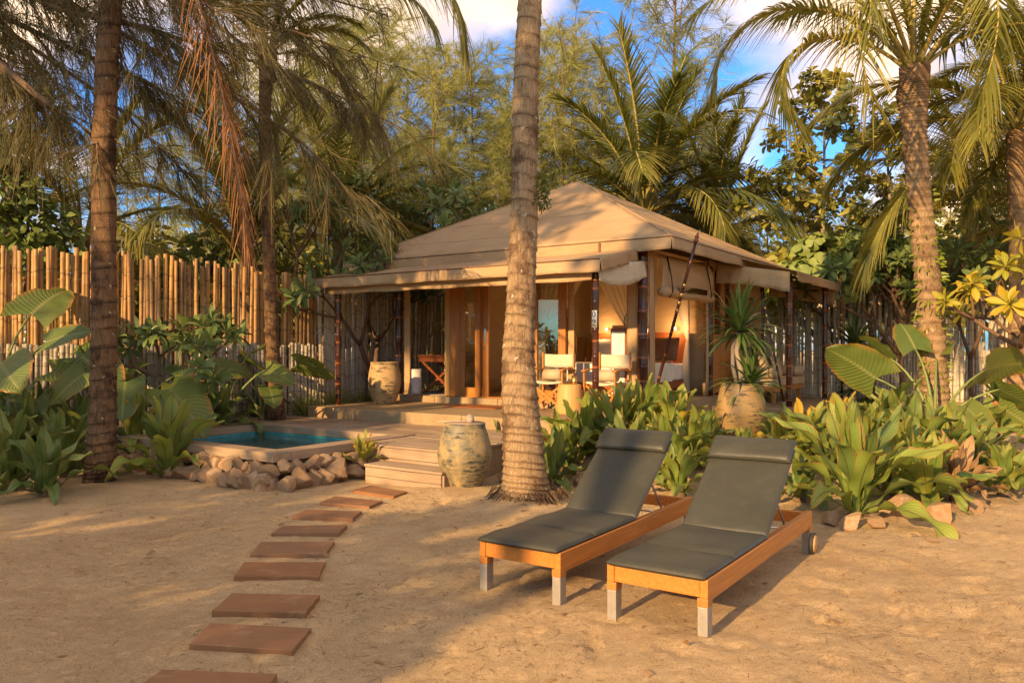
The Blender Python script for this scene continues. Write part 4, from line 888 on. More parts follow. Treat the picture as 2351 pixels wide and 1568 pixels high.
# desk, lamp, mirrors
dk = thing('writing_desk', 'red brown campaign desk with crossed legs at the tent terrace', 'desk', tw(-4.28, 2.15, 0.672), TR)
bev(ob('desk_top', MB().box(-0.62, 0.45, -0.3, 0.3, 0.70, 0.73).mesh('desk_top', M['redwood'], False), dk), 0.004); bev(ob('drawer_box', MB().box(-0.58, 0.41, -0.26, 0.26, 0.60, 0.699).mesh('drawer_box', M['redwood'], False), dk), 0.004)
for yy in (-0.24, 0.24):
    for s in (-1, 1): ob('leg', MB().bar((s * 0.40 - 0.08, yy, 0.60), (-s * 0.42 - 0.08, yy + 0.03 * s, 0.0), 0.035, 0.045).mesh('leg', M['redwood'], False), dk)
ob('stretcher', MB().box(-0.45, 0.3, -0.015, 0.015, 0.16, 0.19).mesh('stretcher', M['redwood'], False), dk)
lm = thing('desk_lamp', 'antique brass swing arm lamp on the desk', 'lamp', tw(-4.70, 2.12, 1.402), TR)
ob('base', MB().lathe([(0.10, 0), (0.10, 0.015), (0.05, 0.03), (0.02, 0.06), (0.012, 0.08)], 20).mesh('base', M['brass'], True), lm); ob('stem', MB().tube([(0, 0, 0.07), (0, 0, 0.56)], 0.009, 8).mesh('stem', M['brass'], True), lm)
ob('arm', MB().tube([(-0.18, 0, 0.49), (0.0, 0, 0.56), (0.30, 0, 0.66)], 0.008, 8).mesh('arm', M['brass'], True), lm); ob('shade', MB().lathe([(0.02, 0.14), (0.055, 0.10), (0.09, 0.0), (0.084, 0.0), (0.05, 0.09)], 20).mesh('shade', M['brass'], True), lm, (0.31, 0, 0.44))
ob('joint', MB().tube([(0.30, 0, 0.67), (0.31, 0, 0.56)], 0.012, 8).mesh('joint', M['brass'], True), lm)
for (lx_, ly_, hh, ww, lab, rz) in ((-2.98, 4.02, 1.55, 0.42, 'leaning wood framed mirror inside the tent', 0.0), (-2.55, 4.12, 1.9, 0.5, 'tall framed panel leaning beside the mirror', 0.0)):
    mr = thing('mirror', lab, 'mirror', tw(lx_, ly_, 0.674), TR + rz); mr.rotation_euler = (R(-7), 0, TR)
    for (a, b2, z0, z1) in ((-ww / 2, -ww / 2 + 0.05, 0, hh), (ww / 2 - 0.05, ww / 2, 0, hh), (-ww / 2 + 0.05, ww / 2 - 0.05, 0, 0.05), (-ww / 2 + 0.05, ww / 2 - 0.05, hh - 0.05, hh)): ob('frame', MB().box(a, b2, -0.015, 0.015, z0, z1).mesh('frame', M['stump'], False), mr)
    ob('glass', MB().box(-ww / 2 + 0.045, ww / 2 - 0.045, -0.004, 0.004, 0.045, hh - 0.045).mesh('glass', M['mirror'], False), mr)
# bed with tied nets
bd = thing('canopy_bed', 'cream canopy bed inside the tent with tied mosquito nets', 'bed', tw(-1.28, 3.1, 0.674), TR)
ob('mattress', MB().box(-0.95, 0.95, -0.92, 1.0, 0.28, 0.58).mesh('mattress', M['linen'], False), bd); bev(bd.children[-1], 0.05, 3)
ob('frame', MB().box(-0.98, 0.98, -0.95, 1.03, 0.15, 0.28).mesh('frame', M['redwood'], False), bd); ob('bed_cover', MB().box(-0.965, 0.965, -0.935, 0.3, 0.06, 0.60).mesh('bed_cover', M['linen'], False), bd); bev(bd.children[-1], 0.03, 3)
ob('headboard', MB().box(-0.95, 0.95, 1.035, 1.08, 0.15, 1.15).mesh('headboard', M['redwood'], False), bd)
for sx in (-1, 1):
    for sy in (-0.93, 1.0): ob('bed_post', MB().box(sx * 0.96 - 0.03, sx * 0.96 + 0.03, sy - 0.03, sy + 0.03, 0, 2.2).mesh('bed_post', M['redwood'], False), bd)
for x_, z_, mt in ((-0.5, 0.72, 'linen'), (0.5, 0.72, 'linen'), (0.62, 0.74, 'leather')):
    me = MB(); me.grid(lambda i, j: (0.33 * (2 * i - 1), 0.06 * math.sin(math.pi * i) ** .5 * math.sin(math.pi * j) ** .5, 0.22 * (2 * j - 1)), 10, 8); me.grid(lambda i, j: (0.33 * (2 * i - 1), -0.06 * math.sin(math.pi * i) ** .5 * math.sin(math.pi * j) ** .5, 0.22 * (2 * j - 1)), 10, 8)
    ob('pillow', me.mesh('pillow', M[mt], True), bd, (x_, 0.72 if mt == 'linen' else 0.6, z_ + 0.1), (R(-20), 0, 0))
def net(x_top0, x_top1, xt, y, name='net'):
    def f(i, j):
        z = 2.38 * (1 - j); tie = 0.98
        if z > tie: k = ((z - tie) / (2.38 - tie)) ** 0.85
        else: k = 0.10 * (1 - z / tie) + 0.0
        x0 = xt + (x_top0 - xt) * k; x1 = xt + (x_top1 - xt) * k; ww = 0.05
        x_ = (x0 - ww) + (x1 - x0 + 2 * ww) * i + 0.02 * math.sin(i * 40)
        return (x_, y + 0.03 * math.sin(i * 44) * (0.4 + k) , max(z, 0.03) + 0.0)
    return ob(name, MB().grid(f, 46, 26).mesh(name, M['net'], True), bd)
net(-0.96, 0.05, -0.93, -0.98); net(0.0, 0.98, 0.93, -0.985)
def net2(y0, y1, yt, x):
    def f(i, j):
        z = 2.38 * (1 - j); tie = 0.98
        k = ((z - tie) / (2.38 - tie)) ** 0.85 if z > tie else 0.16 * math.sin(math.pi * (1 - z / tie)) + 0.05
        a, b2 = yt + (y0 - yt) * k, yt + (y1 - yt) * k
        return (x + 0.03 * math.sin(i * 44) * (0.4 + k), (a - .05) + (b2 - a + .1) * i, max(z, 0.04))
    return ob('net', MB().grid(f, 46, 26).mesh('net', M['net'], True), bd)
net2(-0.95, 0.1, -0.95, 0.985); net2(0.0, 1.02, 0.98, 0.985)
ob('net_roof', MB().grid(lambda i, j: (-0.97 + 1.94 * i, -0.97 + 2.0 * j, 2.385 - 0.02 * math.sin(math.pi * i) * math.sin(math.pi * j)), 8, 8).mesh('net_roof', M['net'], True), bd)
for k, x_ in enumerate((-0.7, 0.72)):
    rl = ob('reading_lamp', MB().lathe([(0.012, -0.02), (0.012, 0.02)], 10).mesh('reading_lamp', M['bulb'], True), bd, (x_, 1.02, 1.22))
    ld_ = bpy.data.lights.new('reading_light', 'POINT'); ld_.energy = 7; ld_.color = (1.0, 0.66, 0.36); ld_.shadow_soft_size = 0.04; ob('reading_light', ld_, rl, (0, -0.16, 0.0))
# minibar trunk
mbx = thing('minibar_cabinet', 'red brown trunk cabinet with cream front inside the tent', 'cabinet', tw(-0.36, 2.0, 0.674), TR)
bev(ob('body', MB().box(-0.34, 0.14, -0.2, 0.2, 0.05, 1.18).mesh('body', M['redwood'], False), mbx), 0.006); ob('door_panel', MB().box(-0.31, -0.08, -0.212, -0.198, 0.12, 1.12).mesh('door_panel', M['linen'], False), mbx); ob('door_panel', MB().box(-0.05, 0.11, -0.212, -0.198, 0.12, 1.12).mesh('door_panel', M['leather'], False), mbx)
bev(ob('top_board', MB().box(-0.30, 0.18, -0.22, 0.22, 1.18, 1.225).mesh('top_board', M['teak'], False), mbx), 0.004)
for sx in (-0.3, 0.1):
    for sy in (-0.16, 0.16): ob('foot', MB().box(sx - 0.025, sx + 0.025, sy - 0.025, sy + 0.025, 0, 0.05).mesh('foot', M['redwood'], False), mbx)
kt = thing('kettle', 'black electric kettle on the trunk cabinet', 'kettle', tw(-0.30, 1.96, 1.90), TR)
ob('body', MB().lathe([(0.07, 0), (0.072, 0.01), (0.062, 0.15), (0.05, 0.19), (0.02, 0.205), (0.008, 0.22)], 22).mesh('body', M['black'], True), kt); ob('band', MB().lathe([(0.0725, 0.015), (0.0675, 0.09)], 22).mesh('band', M['steel'], True), kt)
ob('handle', MB().tube([(-0.05, 0, 0.19), (-0.105, 0, 0.185), (-0.115, 0, 0.11), (-0.07, 0, 0.03)], 0.011, 8).mesh('handle', M['black'], True), kt); ob('spout', MB().bar((0.045, 0, 0.17), (0.075, 0, 0.185), 0.03, 0.02).mesh('spout', M['black'], False), kt)
wb = ob('water_bottle', MB().lathe([(0.028, 0), (0.03, 0.01), (0.03, 0.12), (0.012, 0.165), (0.012, 0.18)], 16).mesh('water_bottle', M['glass'], True), None, tw(-0.50, 1.96, 1.90)); tag(wb, 'clear plastic water bottle beside the kettle', 'bottle'); ob('cap', MB().lathe([(0.0135, 0.178), (0.0135, 0.195), (0.002, 0.197)], 14).mesh('cap', M['white'], True), wb)
# daybed on the side slab
sf = thing('daybed', 'beige canvas daybed on the side slab of the tent', 'sofa', tw(0.60, 6.15, 0.50), TR)
ob('base', MB().box(-0.36, 0.36, -0.95, 0.95, 0.22, 0.30).mesh('base', M['teak'], False), sf); bev(ob('seat_cushion', MB().box(-0.35, 0.38, -0.93, 0.93, 0.302, 0.46).mesh('seat_cushion', M['sofa'], False), sf), 0.04, 3)
bev(ob('back_cushion', MB().box(-0.36, -0.18, -0.93, 0.93, 0.462, 0.85).mesh('back_cushion', M['sofa'], False), sf), 0.05, 3)
for sy in (-0.86, 0.86):
    ob('bolster', MB().tube([(-0.16, sy, 0.57), (-0.14, sy, 0.57), (0.36, sy, 0.57), (0.38, sy, 0.57)], [0.08, 0.105, 0.105, 0.08], 18).mesh('bolster', M['sofa'], True), sf); ob('strap', MB().tube([(0.22, sy, 0.57), (0.245, sy, 0.57)], 0.108, 18).mesh('strap', M['leather'], True), sf)
    for sx in (-0.3, 0.3): ob('leg', MB().box(sx - 0.03, sx + 0.03, sy - 0.03, sy + 0.03, 0, 0.22).mesh('leg', M['teakz'], False), sf)
for k, (sy, lab) in enumerate(((-0.35, 'square beige cushion on the daybed, left one'), (0.4, 'square beige cushion on the daybed, right one'))):
    me = MB(); f_ = lambda sg: (lambda i, j: (sg * 0.07 * math.sin(math.pi * i) ** .5 * math.sin(math.pi * j) ** .5, 0.23 * (2 * i - 1), 0.22 * (2 * j - 1)))
    me.grid(f_(1), 10, 10); me.grid(f_(-1), 10, 10)
    o = ob('scatter_cushion', me.mesh('scatter_cushion', M['sofa'], True), None, tw(0.60 - 0.02, 6.15 + sy, 0.50 + 0.67), (0, R(-18), TR)); tag(o, lab, 'cushion', 'cushions on the daybed')
mt_ = ob('door_mat', MB().box(-0.55, 0.55, -0.3, 0.3, 0, 0.015).mesh('door_mat', M['redwood'], False), None, tw(-2.75, 1.02, 0.551), (0, 0, TR)); tag(mt_, 'rust brown door mat on the platform', 'mat')
# ------------------------------------------------------------------ bamboo fences
def pole_mesh(seed, L, r, mat):
    rr = random.Random(seed); zs = [0]; ra = [r]; z = rr.uniform(0.1, 0.3)
    while z < L - 0.05:
        zs += [z - 0.012, z, z + 0.012]; ra += [r * 1.0, r * 1.10, r * 1.0]; z += rr.uniform(0.30, 0.44)
    zs.append(L); ra.append(r * 0.96); mb = MB()
    ph = rr.uniform(0, 6); am = rr.uniform(0.0, 0.012)
    mb.tube([(am * math.sin(zz * 1.4 + ph), am * math.cos(zz * 1.1 + ph), zz) for zz in zs], ra, 8)
    return mb.mesh('bamboo_pole', M[mat], True)
POLES = {k: [pole_mesh(50 + i, 3.0, 0.036, k) for i in range(6)] for k in ('bamboo', 'greybamboo', 'fillbamboo')}
def fence(p0, p1, z_top, z_base, pitch, mat, label, jit=0.06, rails=(0.5, 0.85), lean=1.0, side=1):
    p0, p1 = Vector((*p0, 0)), Vector((*p1, 0)); L = (p1 - p0).length; d = (p1 - p0) / L; nn = Vector((-d.y, d.x, 0)) * side
    f = thing('bamboo_fence', label, 'fence', (p0.x, p0.y, 0), 0); rr = random.Random(len(label))
    s = 0.0
    while s < L:
        zb = z_base if z_base is not None else 0; h = z_top(s / L) + rr.uniform(-jit, jit) - zb
        q = d * s + nn * rr.uniform(-0.014, 0.014); sc = rr.uniform(0.68, 1.10)
        ob('bamboo_pole', rr.choice(POLES[mat]), f, (q.x, q.y, zb), (R(rr.uniform(-lean, lean)), R(rr.uniform(-lean, lean)), rr.uniform(0, 6)), (sc, sc, h / 3.0)); s += pitch * rr.uniform(0.94, 1.1) * sc
    for k in rails:
        zz = (z_top(0.5)) * k; ob('rail', MB().tube([nn * 0.06 + Vector((0, 0, zz)), d * L + nn * 0.06 + Vector((0, 0, zz))], 0.03, 8).mesh('rail', M[mat], True), f)
    return f
def t2(x, y): p = tw(x, y); return (p.x, p.y)
fence((-9.9, 10.9), (-5.75, 12.9), lambda k: 3.08 - 0.06 * k, 0.05, 0.068, 'bamboo', 'tall golden bamboo pole fence at the far left', 0.07, side=1)
fence((-5.7, 12.93), (-3.62, 14.75), lambda k: 3.02 - 0.2 * k, 0.05, 0.068, 'bamboo', 'golden bamboo fence section behind the small plumeria tree', 0.07, side=1)
fence((-9.0, 11.1), (-5.62, 12.72), lambda k: 1.58, 0.05, 0.070, 'greybamboo', 'low grey bamboo fence in front of the golden one, left section', 0.035, (0.85,), side=1)
fence((-5.58, 12.75), (-3.45, 14.6), lambda k: 1.60, 0.05, 0.070, 'greybamboo', 'low grey bamboo fence behind the pool and the thin palm', 0.035, (0.85,), side=1)
fence((-3.6, 14.85), (-0.2, 20.0), lambda k: 2.66 + 0.08 * math.sin(9 * k), 0.1, 0.074, 'fillbamboo', 'tall grey bamboo fence behind the tent terrace', 0.12, (0.35, 0.7), side=1)
fence(t2(-1.6, 9.5), t2(6.6, 9.5), lambda k: 2.72, 0.15, 0.072, 'fillbamboo', 'grey bamboo fence behind the right of the garden', 0.06, (0.35, 0.8), side=1)

# ------------------------------------------------------------------ blades
def blade(L, W_, prof, ns=10, nc=4, e0=60, bend=60, bexp=1.3, cup=0.15, wave=0.0, wf=9, seed=0, twist=0.0, petiole=0.0):
    rr = random.Random(seed); ph = (rr.uniform(0, 6), rr.uniform(0, 6)); x = z = 0.0; V = []; UV = []; pe = 0
    for i in range(ns + 1):
        s = i / ns; e = R(e0 - bend * s ** bexp)
        if i: x += L / ns * math.cos(e); z += L / ns * math.sin(e)
        w = W_ / 2 * prof(s); nx_, nz_ = -math.sin(e), math.cos(e); tw_ = R(twist) * s
        for c in range(nc + 1):
            k = 2 * c / nc - 1; y_ = k * w; up = cup * abs(k) * w + wave * W_ * abs(k) ** 1.5 * math.sin(wf * s * 6.28 + ph[0 if k < 0 else 1]) * min(1, s * 4)
            y2 = y_ * math.cos(tw_) - up * math.sin(tw_); up2 = y_ * math.sin(tw_) + up * math.cos(tw_)
            V.append((x + nx_ * up2, y2, z + nz_ * up2)); UV.append((c / nc, s))
    n = nc + 1
    F = [(i * n + c, i * n + c + 1, (i + 1) * n + c + 1, (i + 1) * n + c) for i in range(ns) for c in range(nc)]
    return V, F, UV
p_fern0 = lambda s: max(0.02, (0.16 + 0.84 * math.sin(math.pi * min(1, s ** 0.95 * 0.62 + 0.02 + 0.38 * s ** 4)) ) if s < 1 else 0.02) * (1 if s < 0.80 else (1 - ((s - 0.80) / 0.205) ** 2.2))
p_fern = lambda s: max(0.02, min(1.0, 0.16 + 1.9 * s) * (1 - max(0.0, (s - 0.55) / 0.452) ** 2.6))
p_strap = lambda s: max(0.03, (0.55 + 0.45 * min(1, s * 4)) * (1 - s ** 3))
p_obov = lambda s: max(0.05, math.sin(math.pi * s ** 1.45) ** 0.85 if s < 0.995 else 0.05)
p_oval = lambda s: max(0.04, math.sin(math.pi * s ** 0.9) ** 0.8 if s < 0.995 else 0.04)

# ------------------------------------------------------------------ bird's nest ferns
FERN = {}
for key in ('fern', 'ferndark', 'ferngold', 'ferndead'):
    FERN[key] = []
    for k, (e0, bd_) in enumerate(((86, 20), (80, 34), (73, 52), (64, 70), (52, 85), (36, 95))):
        V_, F_, U_ = blade(1.0, 0.225, p_fern, 18, 4, e0, bd_, 1.5, 0.30, 0.21, 1.9 + 0.2 * k, k + 3, twist=(-25, 18, -14, 30, -20, 15)[k])
        FERN[key].append(MB().add(V_, F_, U_).mesh('leaf', M[key], True))
rf = random.Random(5)
def fern(p, size, n, key, label, dead=0, open_=0.0, group='bird nest ferns'):
    t = thing('birds_nest_fern', label, 'fern', p, rf.uniform(0, 6), group)
    for i in range(n):
        k = min(5, max(0, int(((i / n) ** 1.25 + open_ * 0.2) * 6 + rf.uniform(-0.7, 0.7)))); kk = key
        if key == 'fern' and rf.random() < 0.09: kk = 'ferngold'
        if key == 'fern' and rf.random() < 0.12: kk = 'ferndark'
        s = size * rf.uniform(0.78, 1.12); r0 = 0.02 + 0.02 * i / n; a = i * 2.39996 + rf.uniform(-.25, .25)
        ob('leaf', FERN[kk][k], t, (r0 * math.cos(a), r0 * math.sin(a), 0.0), (R(rf.uniform(-7, 7)), R(rf.uniform(-8, 8)), a), (s * 1.06, s * rf.uniform(0.7, 1.1), s * 1.06))
    for i in range(dead):
        a = rf.uniform(0, 6.28); s = size * rf.uniform(0.4, 0.7); ob('leaf', FERN['ferndead'][rf.choice((3, 4, 5))], t, (0, 0, 0.03), (R(rf.uniform(-40, 40)), R(rf.uniform(0, 25)), a), (s, s * 0.8, s))
    ob('crown_base', MB().lathe([(0.05, -0.06), (0.07, 0.0), (0.05, 0.06), (0.02, 0.09)], 10).mesh('crown_base', M['bark'], True), t)
    return t
FL = [  # u, v, size, leaves, kind, label
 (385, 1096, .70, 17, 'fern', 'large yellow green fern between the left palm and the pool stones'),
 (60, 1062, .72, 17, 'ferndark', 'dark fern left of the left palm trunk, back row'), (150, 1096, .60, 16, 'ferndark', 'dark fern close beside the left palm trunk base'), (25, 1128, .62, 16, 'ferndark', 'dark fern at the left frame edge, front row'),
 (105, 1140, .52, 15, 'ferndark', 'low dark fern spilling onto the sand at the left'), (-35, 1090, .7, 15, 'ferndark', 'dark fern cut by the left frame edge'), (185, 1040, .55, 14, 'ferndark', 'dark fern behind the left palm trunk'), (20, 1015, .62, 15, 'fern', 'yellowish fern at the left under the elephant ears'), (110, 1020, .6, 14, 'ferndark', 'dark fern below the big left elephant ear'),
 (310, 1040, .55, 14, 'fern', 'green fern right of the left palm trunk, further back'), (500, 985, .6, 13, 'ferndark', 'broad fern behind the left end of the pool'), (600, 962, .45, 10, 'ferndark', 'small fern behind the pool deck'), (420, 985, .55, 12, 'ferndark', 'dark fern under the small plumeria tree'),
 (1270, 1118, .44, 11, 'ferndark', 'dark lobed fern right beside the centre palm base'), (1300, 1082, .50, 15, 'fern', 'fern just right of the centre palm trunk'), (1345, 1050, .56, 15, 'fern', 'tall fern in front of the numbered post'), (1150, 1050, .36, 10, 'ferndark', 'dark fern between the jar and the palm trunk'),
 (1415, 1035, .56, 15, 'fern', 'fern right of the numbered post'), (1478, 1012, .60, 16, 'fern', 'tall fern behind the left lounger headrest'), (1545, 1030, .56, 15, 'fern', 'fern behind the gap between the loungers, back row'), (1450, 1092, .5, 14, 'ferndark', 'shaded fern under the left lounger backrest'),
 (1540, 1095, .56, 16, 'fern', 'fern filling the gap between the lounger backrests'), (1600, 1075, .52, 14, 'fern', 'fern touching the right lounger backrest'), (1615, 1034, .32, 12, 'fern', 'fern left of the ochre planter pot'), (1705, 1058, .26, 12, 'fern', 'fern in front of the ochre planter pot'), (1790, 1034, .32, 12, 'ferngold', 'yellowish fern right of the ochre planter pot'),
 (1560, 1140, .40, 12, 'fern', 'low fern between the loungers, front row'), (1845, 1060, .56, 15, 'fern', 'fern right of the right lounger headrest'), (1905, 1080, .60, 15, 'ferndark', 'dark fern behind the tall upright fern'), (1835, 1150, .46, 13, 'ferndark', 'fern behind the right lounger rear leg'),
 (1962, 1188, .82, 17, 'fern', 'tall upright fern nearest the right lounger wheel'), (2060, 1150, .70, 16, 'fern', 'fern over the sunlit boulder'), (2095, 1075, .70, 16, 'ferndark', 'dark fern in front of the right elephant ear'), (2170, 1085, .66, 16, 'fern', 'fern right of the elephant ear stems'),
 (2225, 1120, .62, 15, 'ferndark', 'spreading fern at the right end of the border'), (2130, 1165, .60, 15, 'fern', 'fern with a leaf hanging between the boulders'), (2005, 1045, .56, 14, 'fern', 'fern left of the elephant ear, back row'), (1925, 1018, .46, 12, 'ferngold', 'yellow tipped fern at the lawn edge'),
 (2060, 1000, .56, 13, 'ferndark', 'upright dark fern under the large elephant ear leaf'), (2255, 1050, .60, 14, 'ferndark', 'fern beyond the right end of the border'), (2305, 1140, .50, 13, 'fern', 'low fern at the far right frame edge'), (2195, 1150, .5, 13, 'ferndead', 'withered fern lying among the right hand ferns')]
for (u, v, s, n, k, lab) in FL:
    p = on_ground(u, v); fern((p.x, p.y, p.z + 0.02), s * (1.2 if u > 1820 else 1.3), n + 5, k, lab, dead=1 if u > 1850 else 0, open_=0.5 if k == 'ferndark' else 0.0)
p = tw(-1.60, -2.86, 0.12); fern((p.x, p.y, 0.16), 0.37, 16, 'ferngold', 'small yellow and orange fern between pool stones and steps')
# single drooping leaves on the sand in front of the border
# ------------------------------------------------------------------ elephant ears
def ear_mesh(seed):
    rr = random.Random(seed); V = []; UV = []; ns, nc = 12, 10; ph = rr.uniform(0, 6)
    for i in range(ns + 1):
        s = i / ns; w = 0.42 * max(0.0, (1 - s)) ** 0.72 * (1 + 1.15 * s)
        for c in range(nc + 1):
            k = 2 * c / nc - 1; x = s - 0.30 * (1 - s) ** 2 * abs(k) ** 1.4 * (1.2 - 0.5 * abs(k)); y = k * w * (1 - 0.12 * (1 - s) ** 3 * k * k)
            z = 0.10 * abs(y) - 0.42 * s * s * 0.6 + 0.018 * math.sin(s * 15 + abs(k) * 4 + ph) * abs(k) + 0.022 * math.sin(s * 24 + ph * 2 + (1 if k > 0 else 2)) * k * k
            V.append((x, y, z)); UV.append((c / nc, s))
    n = nc + 1; F = [(i * n + c, i * n + c + 1, (i + 1) * n + c + 1, (i + 1) * n + c) for i in range(ns) for c in range(nc)]
    return MB().add(V, F, UV).mesh('leaf', M['taro'], True)
EARS = [ear_mesh(k) for k in range(4)]
re_ = random.Random(9)
def elephant_ear(p, leaves, label):
    """leaves: azimuth deg (0 = right, -90 = to the viewer), stalk elevation, stalk length, leaf size, pitch (down +), roll"""
    t = thing('elephant_ear_plant', label, 'plant', p, 0, 'elephant ear plants')
    ob('stem', MB().tube([(0, 0, -0.08), (0.01, 0, 0.12), (0, 0.01, 0.3)], [0.07, 0.06, 0.04], 10).mesh('stem', M['bark'], True), t)
    for (az, el, sl, size, pitch, roll) in leaves:
        a, e = R(az), R(el); d = Vector((math.cos(a) * math.cos(e), math.sin(a) * math.cos(e), math.sin(e))); hz = Vector((math.cos(a), math.sin(a), 0))
        pts = [Vector((0, 0, 0.15)) + d * sl * t_ + hz * (0.16 * sl * t_ ** 3) - Vector((0, 0, 0.12 * sl * t_ ** 3)) for t_ in (0, .15, .3, .45, .6, .75, .9, 1.0)]
        lf = ob('leaf', re_.choice(EARS), t, pts[-1], (R(roll), R(pitch), a), size)
        ob('stalk', MB().tube([Vector((0, 0, 0)) + q_ for q_ in pts], [0.026 - 0.015 * k / 7 for k in range(8)], 8).mesh('stalk', M['stalk'], True), t)
    return t
p = at(2146, 965, 10.6); p.z = gz(p.x, p.y)
elephant_ear(p, [(170, 52, 0.95, 0.78, -38, 60), (140, 70, 1.10, 0.5, -50, 30), (95, 78, 1.2, 0.55, -55, -10), (60, 66, 1.15, 0.62, -25, -30), (20, 50, 1.15, 0.85, -14, -50), (-30, 46, 0.85, 0.66, 22, -25), (200, 50, 0.65, 0.55, 10, 55), (-10, 30, 0.75, 0.62, 30, -60), (-75, 42, 0.55, 0.55, 30, 8), (250, 40, 0.5, 0.5, 35, 20)], 'big elephant ear plant in front of the right palm')
for (u, v, Y, lv, lab) in (
  (-20, 985, 10.8, [(-50, 62, 1.25, 0.85, 10, 30), (80, 78, 1.9, 0.9, -40, 20), (20, 60, 1.1, 0.75, 12, 30), (-100, 55, 0.9, 0.75, 45, -10), (-20, 40, 0.9, 0.7, 35, 20), (150, 50, 1.1, 0.6, 0, 0), (0, 70, 1.5, 0.6, -25, 40)], 'elephant ear plant at the left frame edge'),
  (112, 985, 11.4, [(60, 72, 1.2, 0.6, -40, 10), (-30, 62, 1.25, 0.85, 25, 30), (-100, 50, 0.75, 0.62, 40, 0), (-150, 62, 1.2, 0.7, 10, -30), (20, 55, 0.9, 0.6, 15, 45), (-60, 35, 0.7, 0.6, 40, 10), (200, 40, 0.8, 0.6, 20, -20)], 'elephant ear plant behind the left palm trunk'),
  (300, 985, 11.2, [(-30, 42, 0.95, 0.85, 34, 25), (-70, 55, 0.9, 0.6, 40, 0), (40, 60, 0.9, 0.6, -10, 30), (-120, 60, 1.0, 0.6, 30, -20), (170, 55, 0.9, 0.55, 0, 0)], 'elephant ear plant drooping right of the left palm'),
  (395, 940, 12.0, [(100, 76, 1.2, 0.62, -45, 10), (30, 60, 1.0, 0.55, 0, 40), (-60, 50, 0.8, 0.55, 35, 0), (160, 58, 1.0, 0.5, -10, -30)], 'elephant ear plant behind the small plumeria tree'),
  (515, 935, 12.4, [(60, 74, 1.15, 0.6, -25, -20), (140, 62, 1.0, 0.5, 0, 30), (-10, 58, 1.0, 0.5, 15, 40), (-90, 50, 0.6, 0.45, 30, 0)], 'elephant ear plant against the fence behind the pool'),
  (600, 925, 12.8, [(10, 66, 1.0, 0.62, 10, -40), (120, 72, 1.0, 0.6, -10, 40), (-60, 52, 0.7, 0.45, 30, 0), (180, 60, 0.8, 0.4, 10, 0)], 'elephant ear plant beside the thin palm trunk')):
    q = at(u, v, Y); q.z = gz(q.x, q.y); elephant_ear(q, lv, lab)

# ------------------------------------------------------------------ rosette shrubs (plumeria, sea almond)
def rosette(seed, n, L, W_, key, lo=-25, hi=72, prof=p_obov):
    rr = random.Random(seed); mb = MB()
    for i in range(n):
        e0 = hi + (lo - hi) * (i / n) + rr.uniform(-8, 8); s = rr.uniform(0.8, 1.12); V_, F_, U_ = blade(L * s, W_ * s, prof, 6, 2, e0, rr.uniform(15, 45), 1.3, rr.uniform(0.1, 0.4), 0, 0, i)
        a = i * 2.4 + rr.uniform(-.3, .3); ca, sa = math.cos(a), math.sin(a)
        mb.add([(x * ca - y * sa, x * sa + y * ca, z + 0.02 * (n - i) / n) for x, y, z in V_], F_, U_)
    return mb.mesh('leaf_rosette', M[key], True)
ROS = {k: [rosette(i + 7, n, L, W_, k, lo, hi) for i in range(4)] for k, n, L, W_, lo, hi in (('plum', 15, 0.27, 0.085, -35, 75), ('plumy', 14, 0.24, 0.085, -30, 70), ('almond', 9, 0.17, 0.085, -20, 45), ('heart', 7, 0.2, 0.19, -70, 10))}
def branchy(seed, base, d0, L0, r0, levels, spread=38, ratio=0.78, kids=(2, 3), upw=0.15):
    rr = random.Random(seed); tubes = []; tips = []
    def grow(p, d, L, r, lv):
        n = 4; pts = [p.copy()]; dd = d.copy()
        for i in range(n):
            dd = (dd + Vector((rr.uniform(-1, 1), rr.uniform(-1, 1), rr.uniform(-.6, 1))) * 0.14 + Vector((0, 0, upw * 0.3))).normalized(); pts.append(pts[-1] + dd * L / n)
        tubes.append((pts, [r * (1 - 0.32 * i / n) for i in range(n + 1)]))
        if lv == 0: tips.append((pts[-1], dd)); return
        k = rr.choice(kids); a0 = rr.uniform(0, 6.28); x = dd.orthogonal().normalized(); y = dd.cross(x)
        for i in range(k):
            a = a0 + i * 6.283 / k + rr.uniform(-.3, .3); sp = R(spread * rr.uniform(0.7, 1.25))
            grow(pts[-1], (dd * math.cos(sp) + (x * math.cos(a) + y * math.sin(a)) * math.sin(sp)).normalized(), L * ratio * rr.uniform(0.85, 1.15), r * 0.68, lv - 1)
    grow(Vector(base), Vector(d0).normalized(), L0, r0, levels); return tubes, tips
def rosette_tree(name, p, tubes, tips, key, bark, label, cat='tree', scale=1.0, group=None, extra=()):
    t = thing(name, label, cat, p, 0, group); mb = MB()
    for pts, ra in tubes: mb.tube(pts, ra, 7)
    ob('trunk', mb.mesh('trunk', M[bark], True), t); rr = random.Random(len(label))
    for (q, d) in list(tips) + list(extra):
        e = d.to_track_quat('Z', 'Y').to_euler(); s = scale * rr.uniform(0.8, 1.15); o = ob('leaf_rosette', rr.choice(ROS[key]), t, q - d * 0.02, e, s)
        o.rotation_euler = (d.to_track_quat('Z', 'Y') @ Matrix.Rotation(rr.uniform(0, 6.28), 3, 'Z').to_quaternion()).to_euler()
    return t
def plum(u, v, Y, seed, L0, r0, lv, label, key='plum', d0=(0, 0, 1), spread=40, ratio=0.8, sc=1.0, kids=(2, 3), first=None):
    p = at(u, v, Y); p.z = gz(p.x, p.y) if first is None else first
    tb, tp_ = branchy(seed, (0, 0, -0.05), d0, L0, r0, lv, spread, ratio, kids); return rosette_tree('plumeria_tree', p, tb, tp_, key, 'pbark', label, 'tree', sc, 'plumeria trees')
plum(418, 930, 11.6, 4, 0.55, 0.07, 4, 'small plumeria tree in front of the golden fence', spread=42, ratio=0.84, sc=0.95)
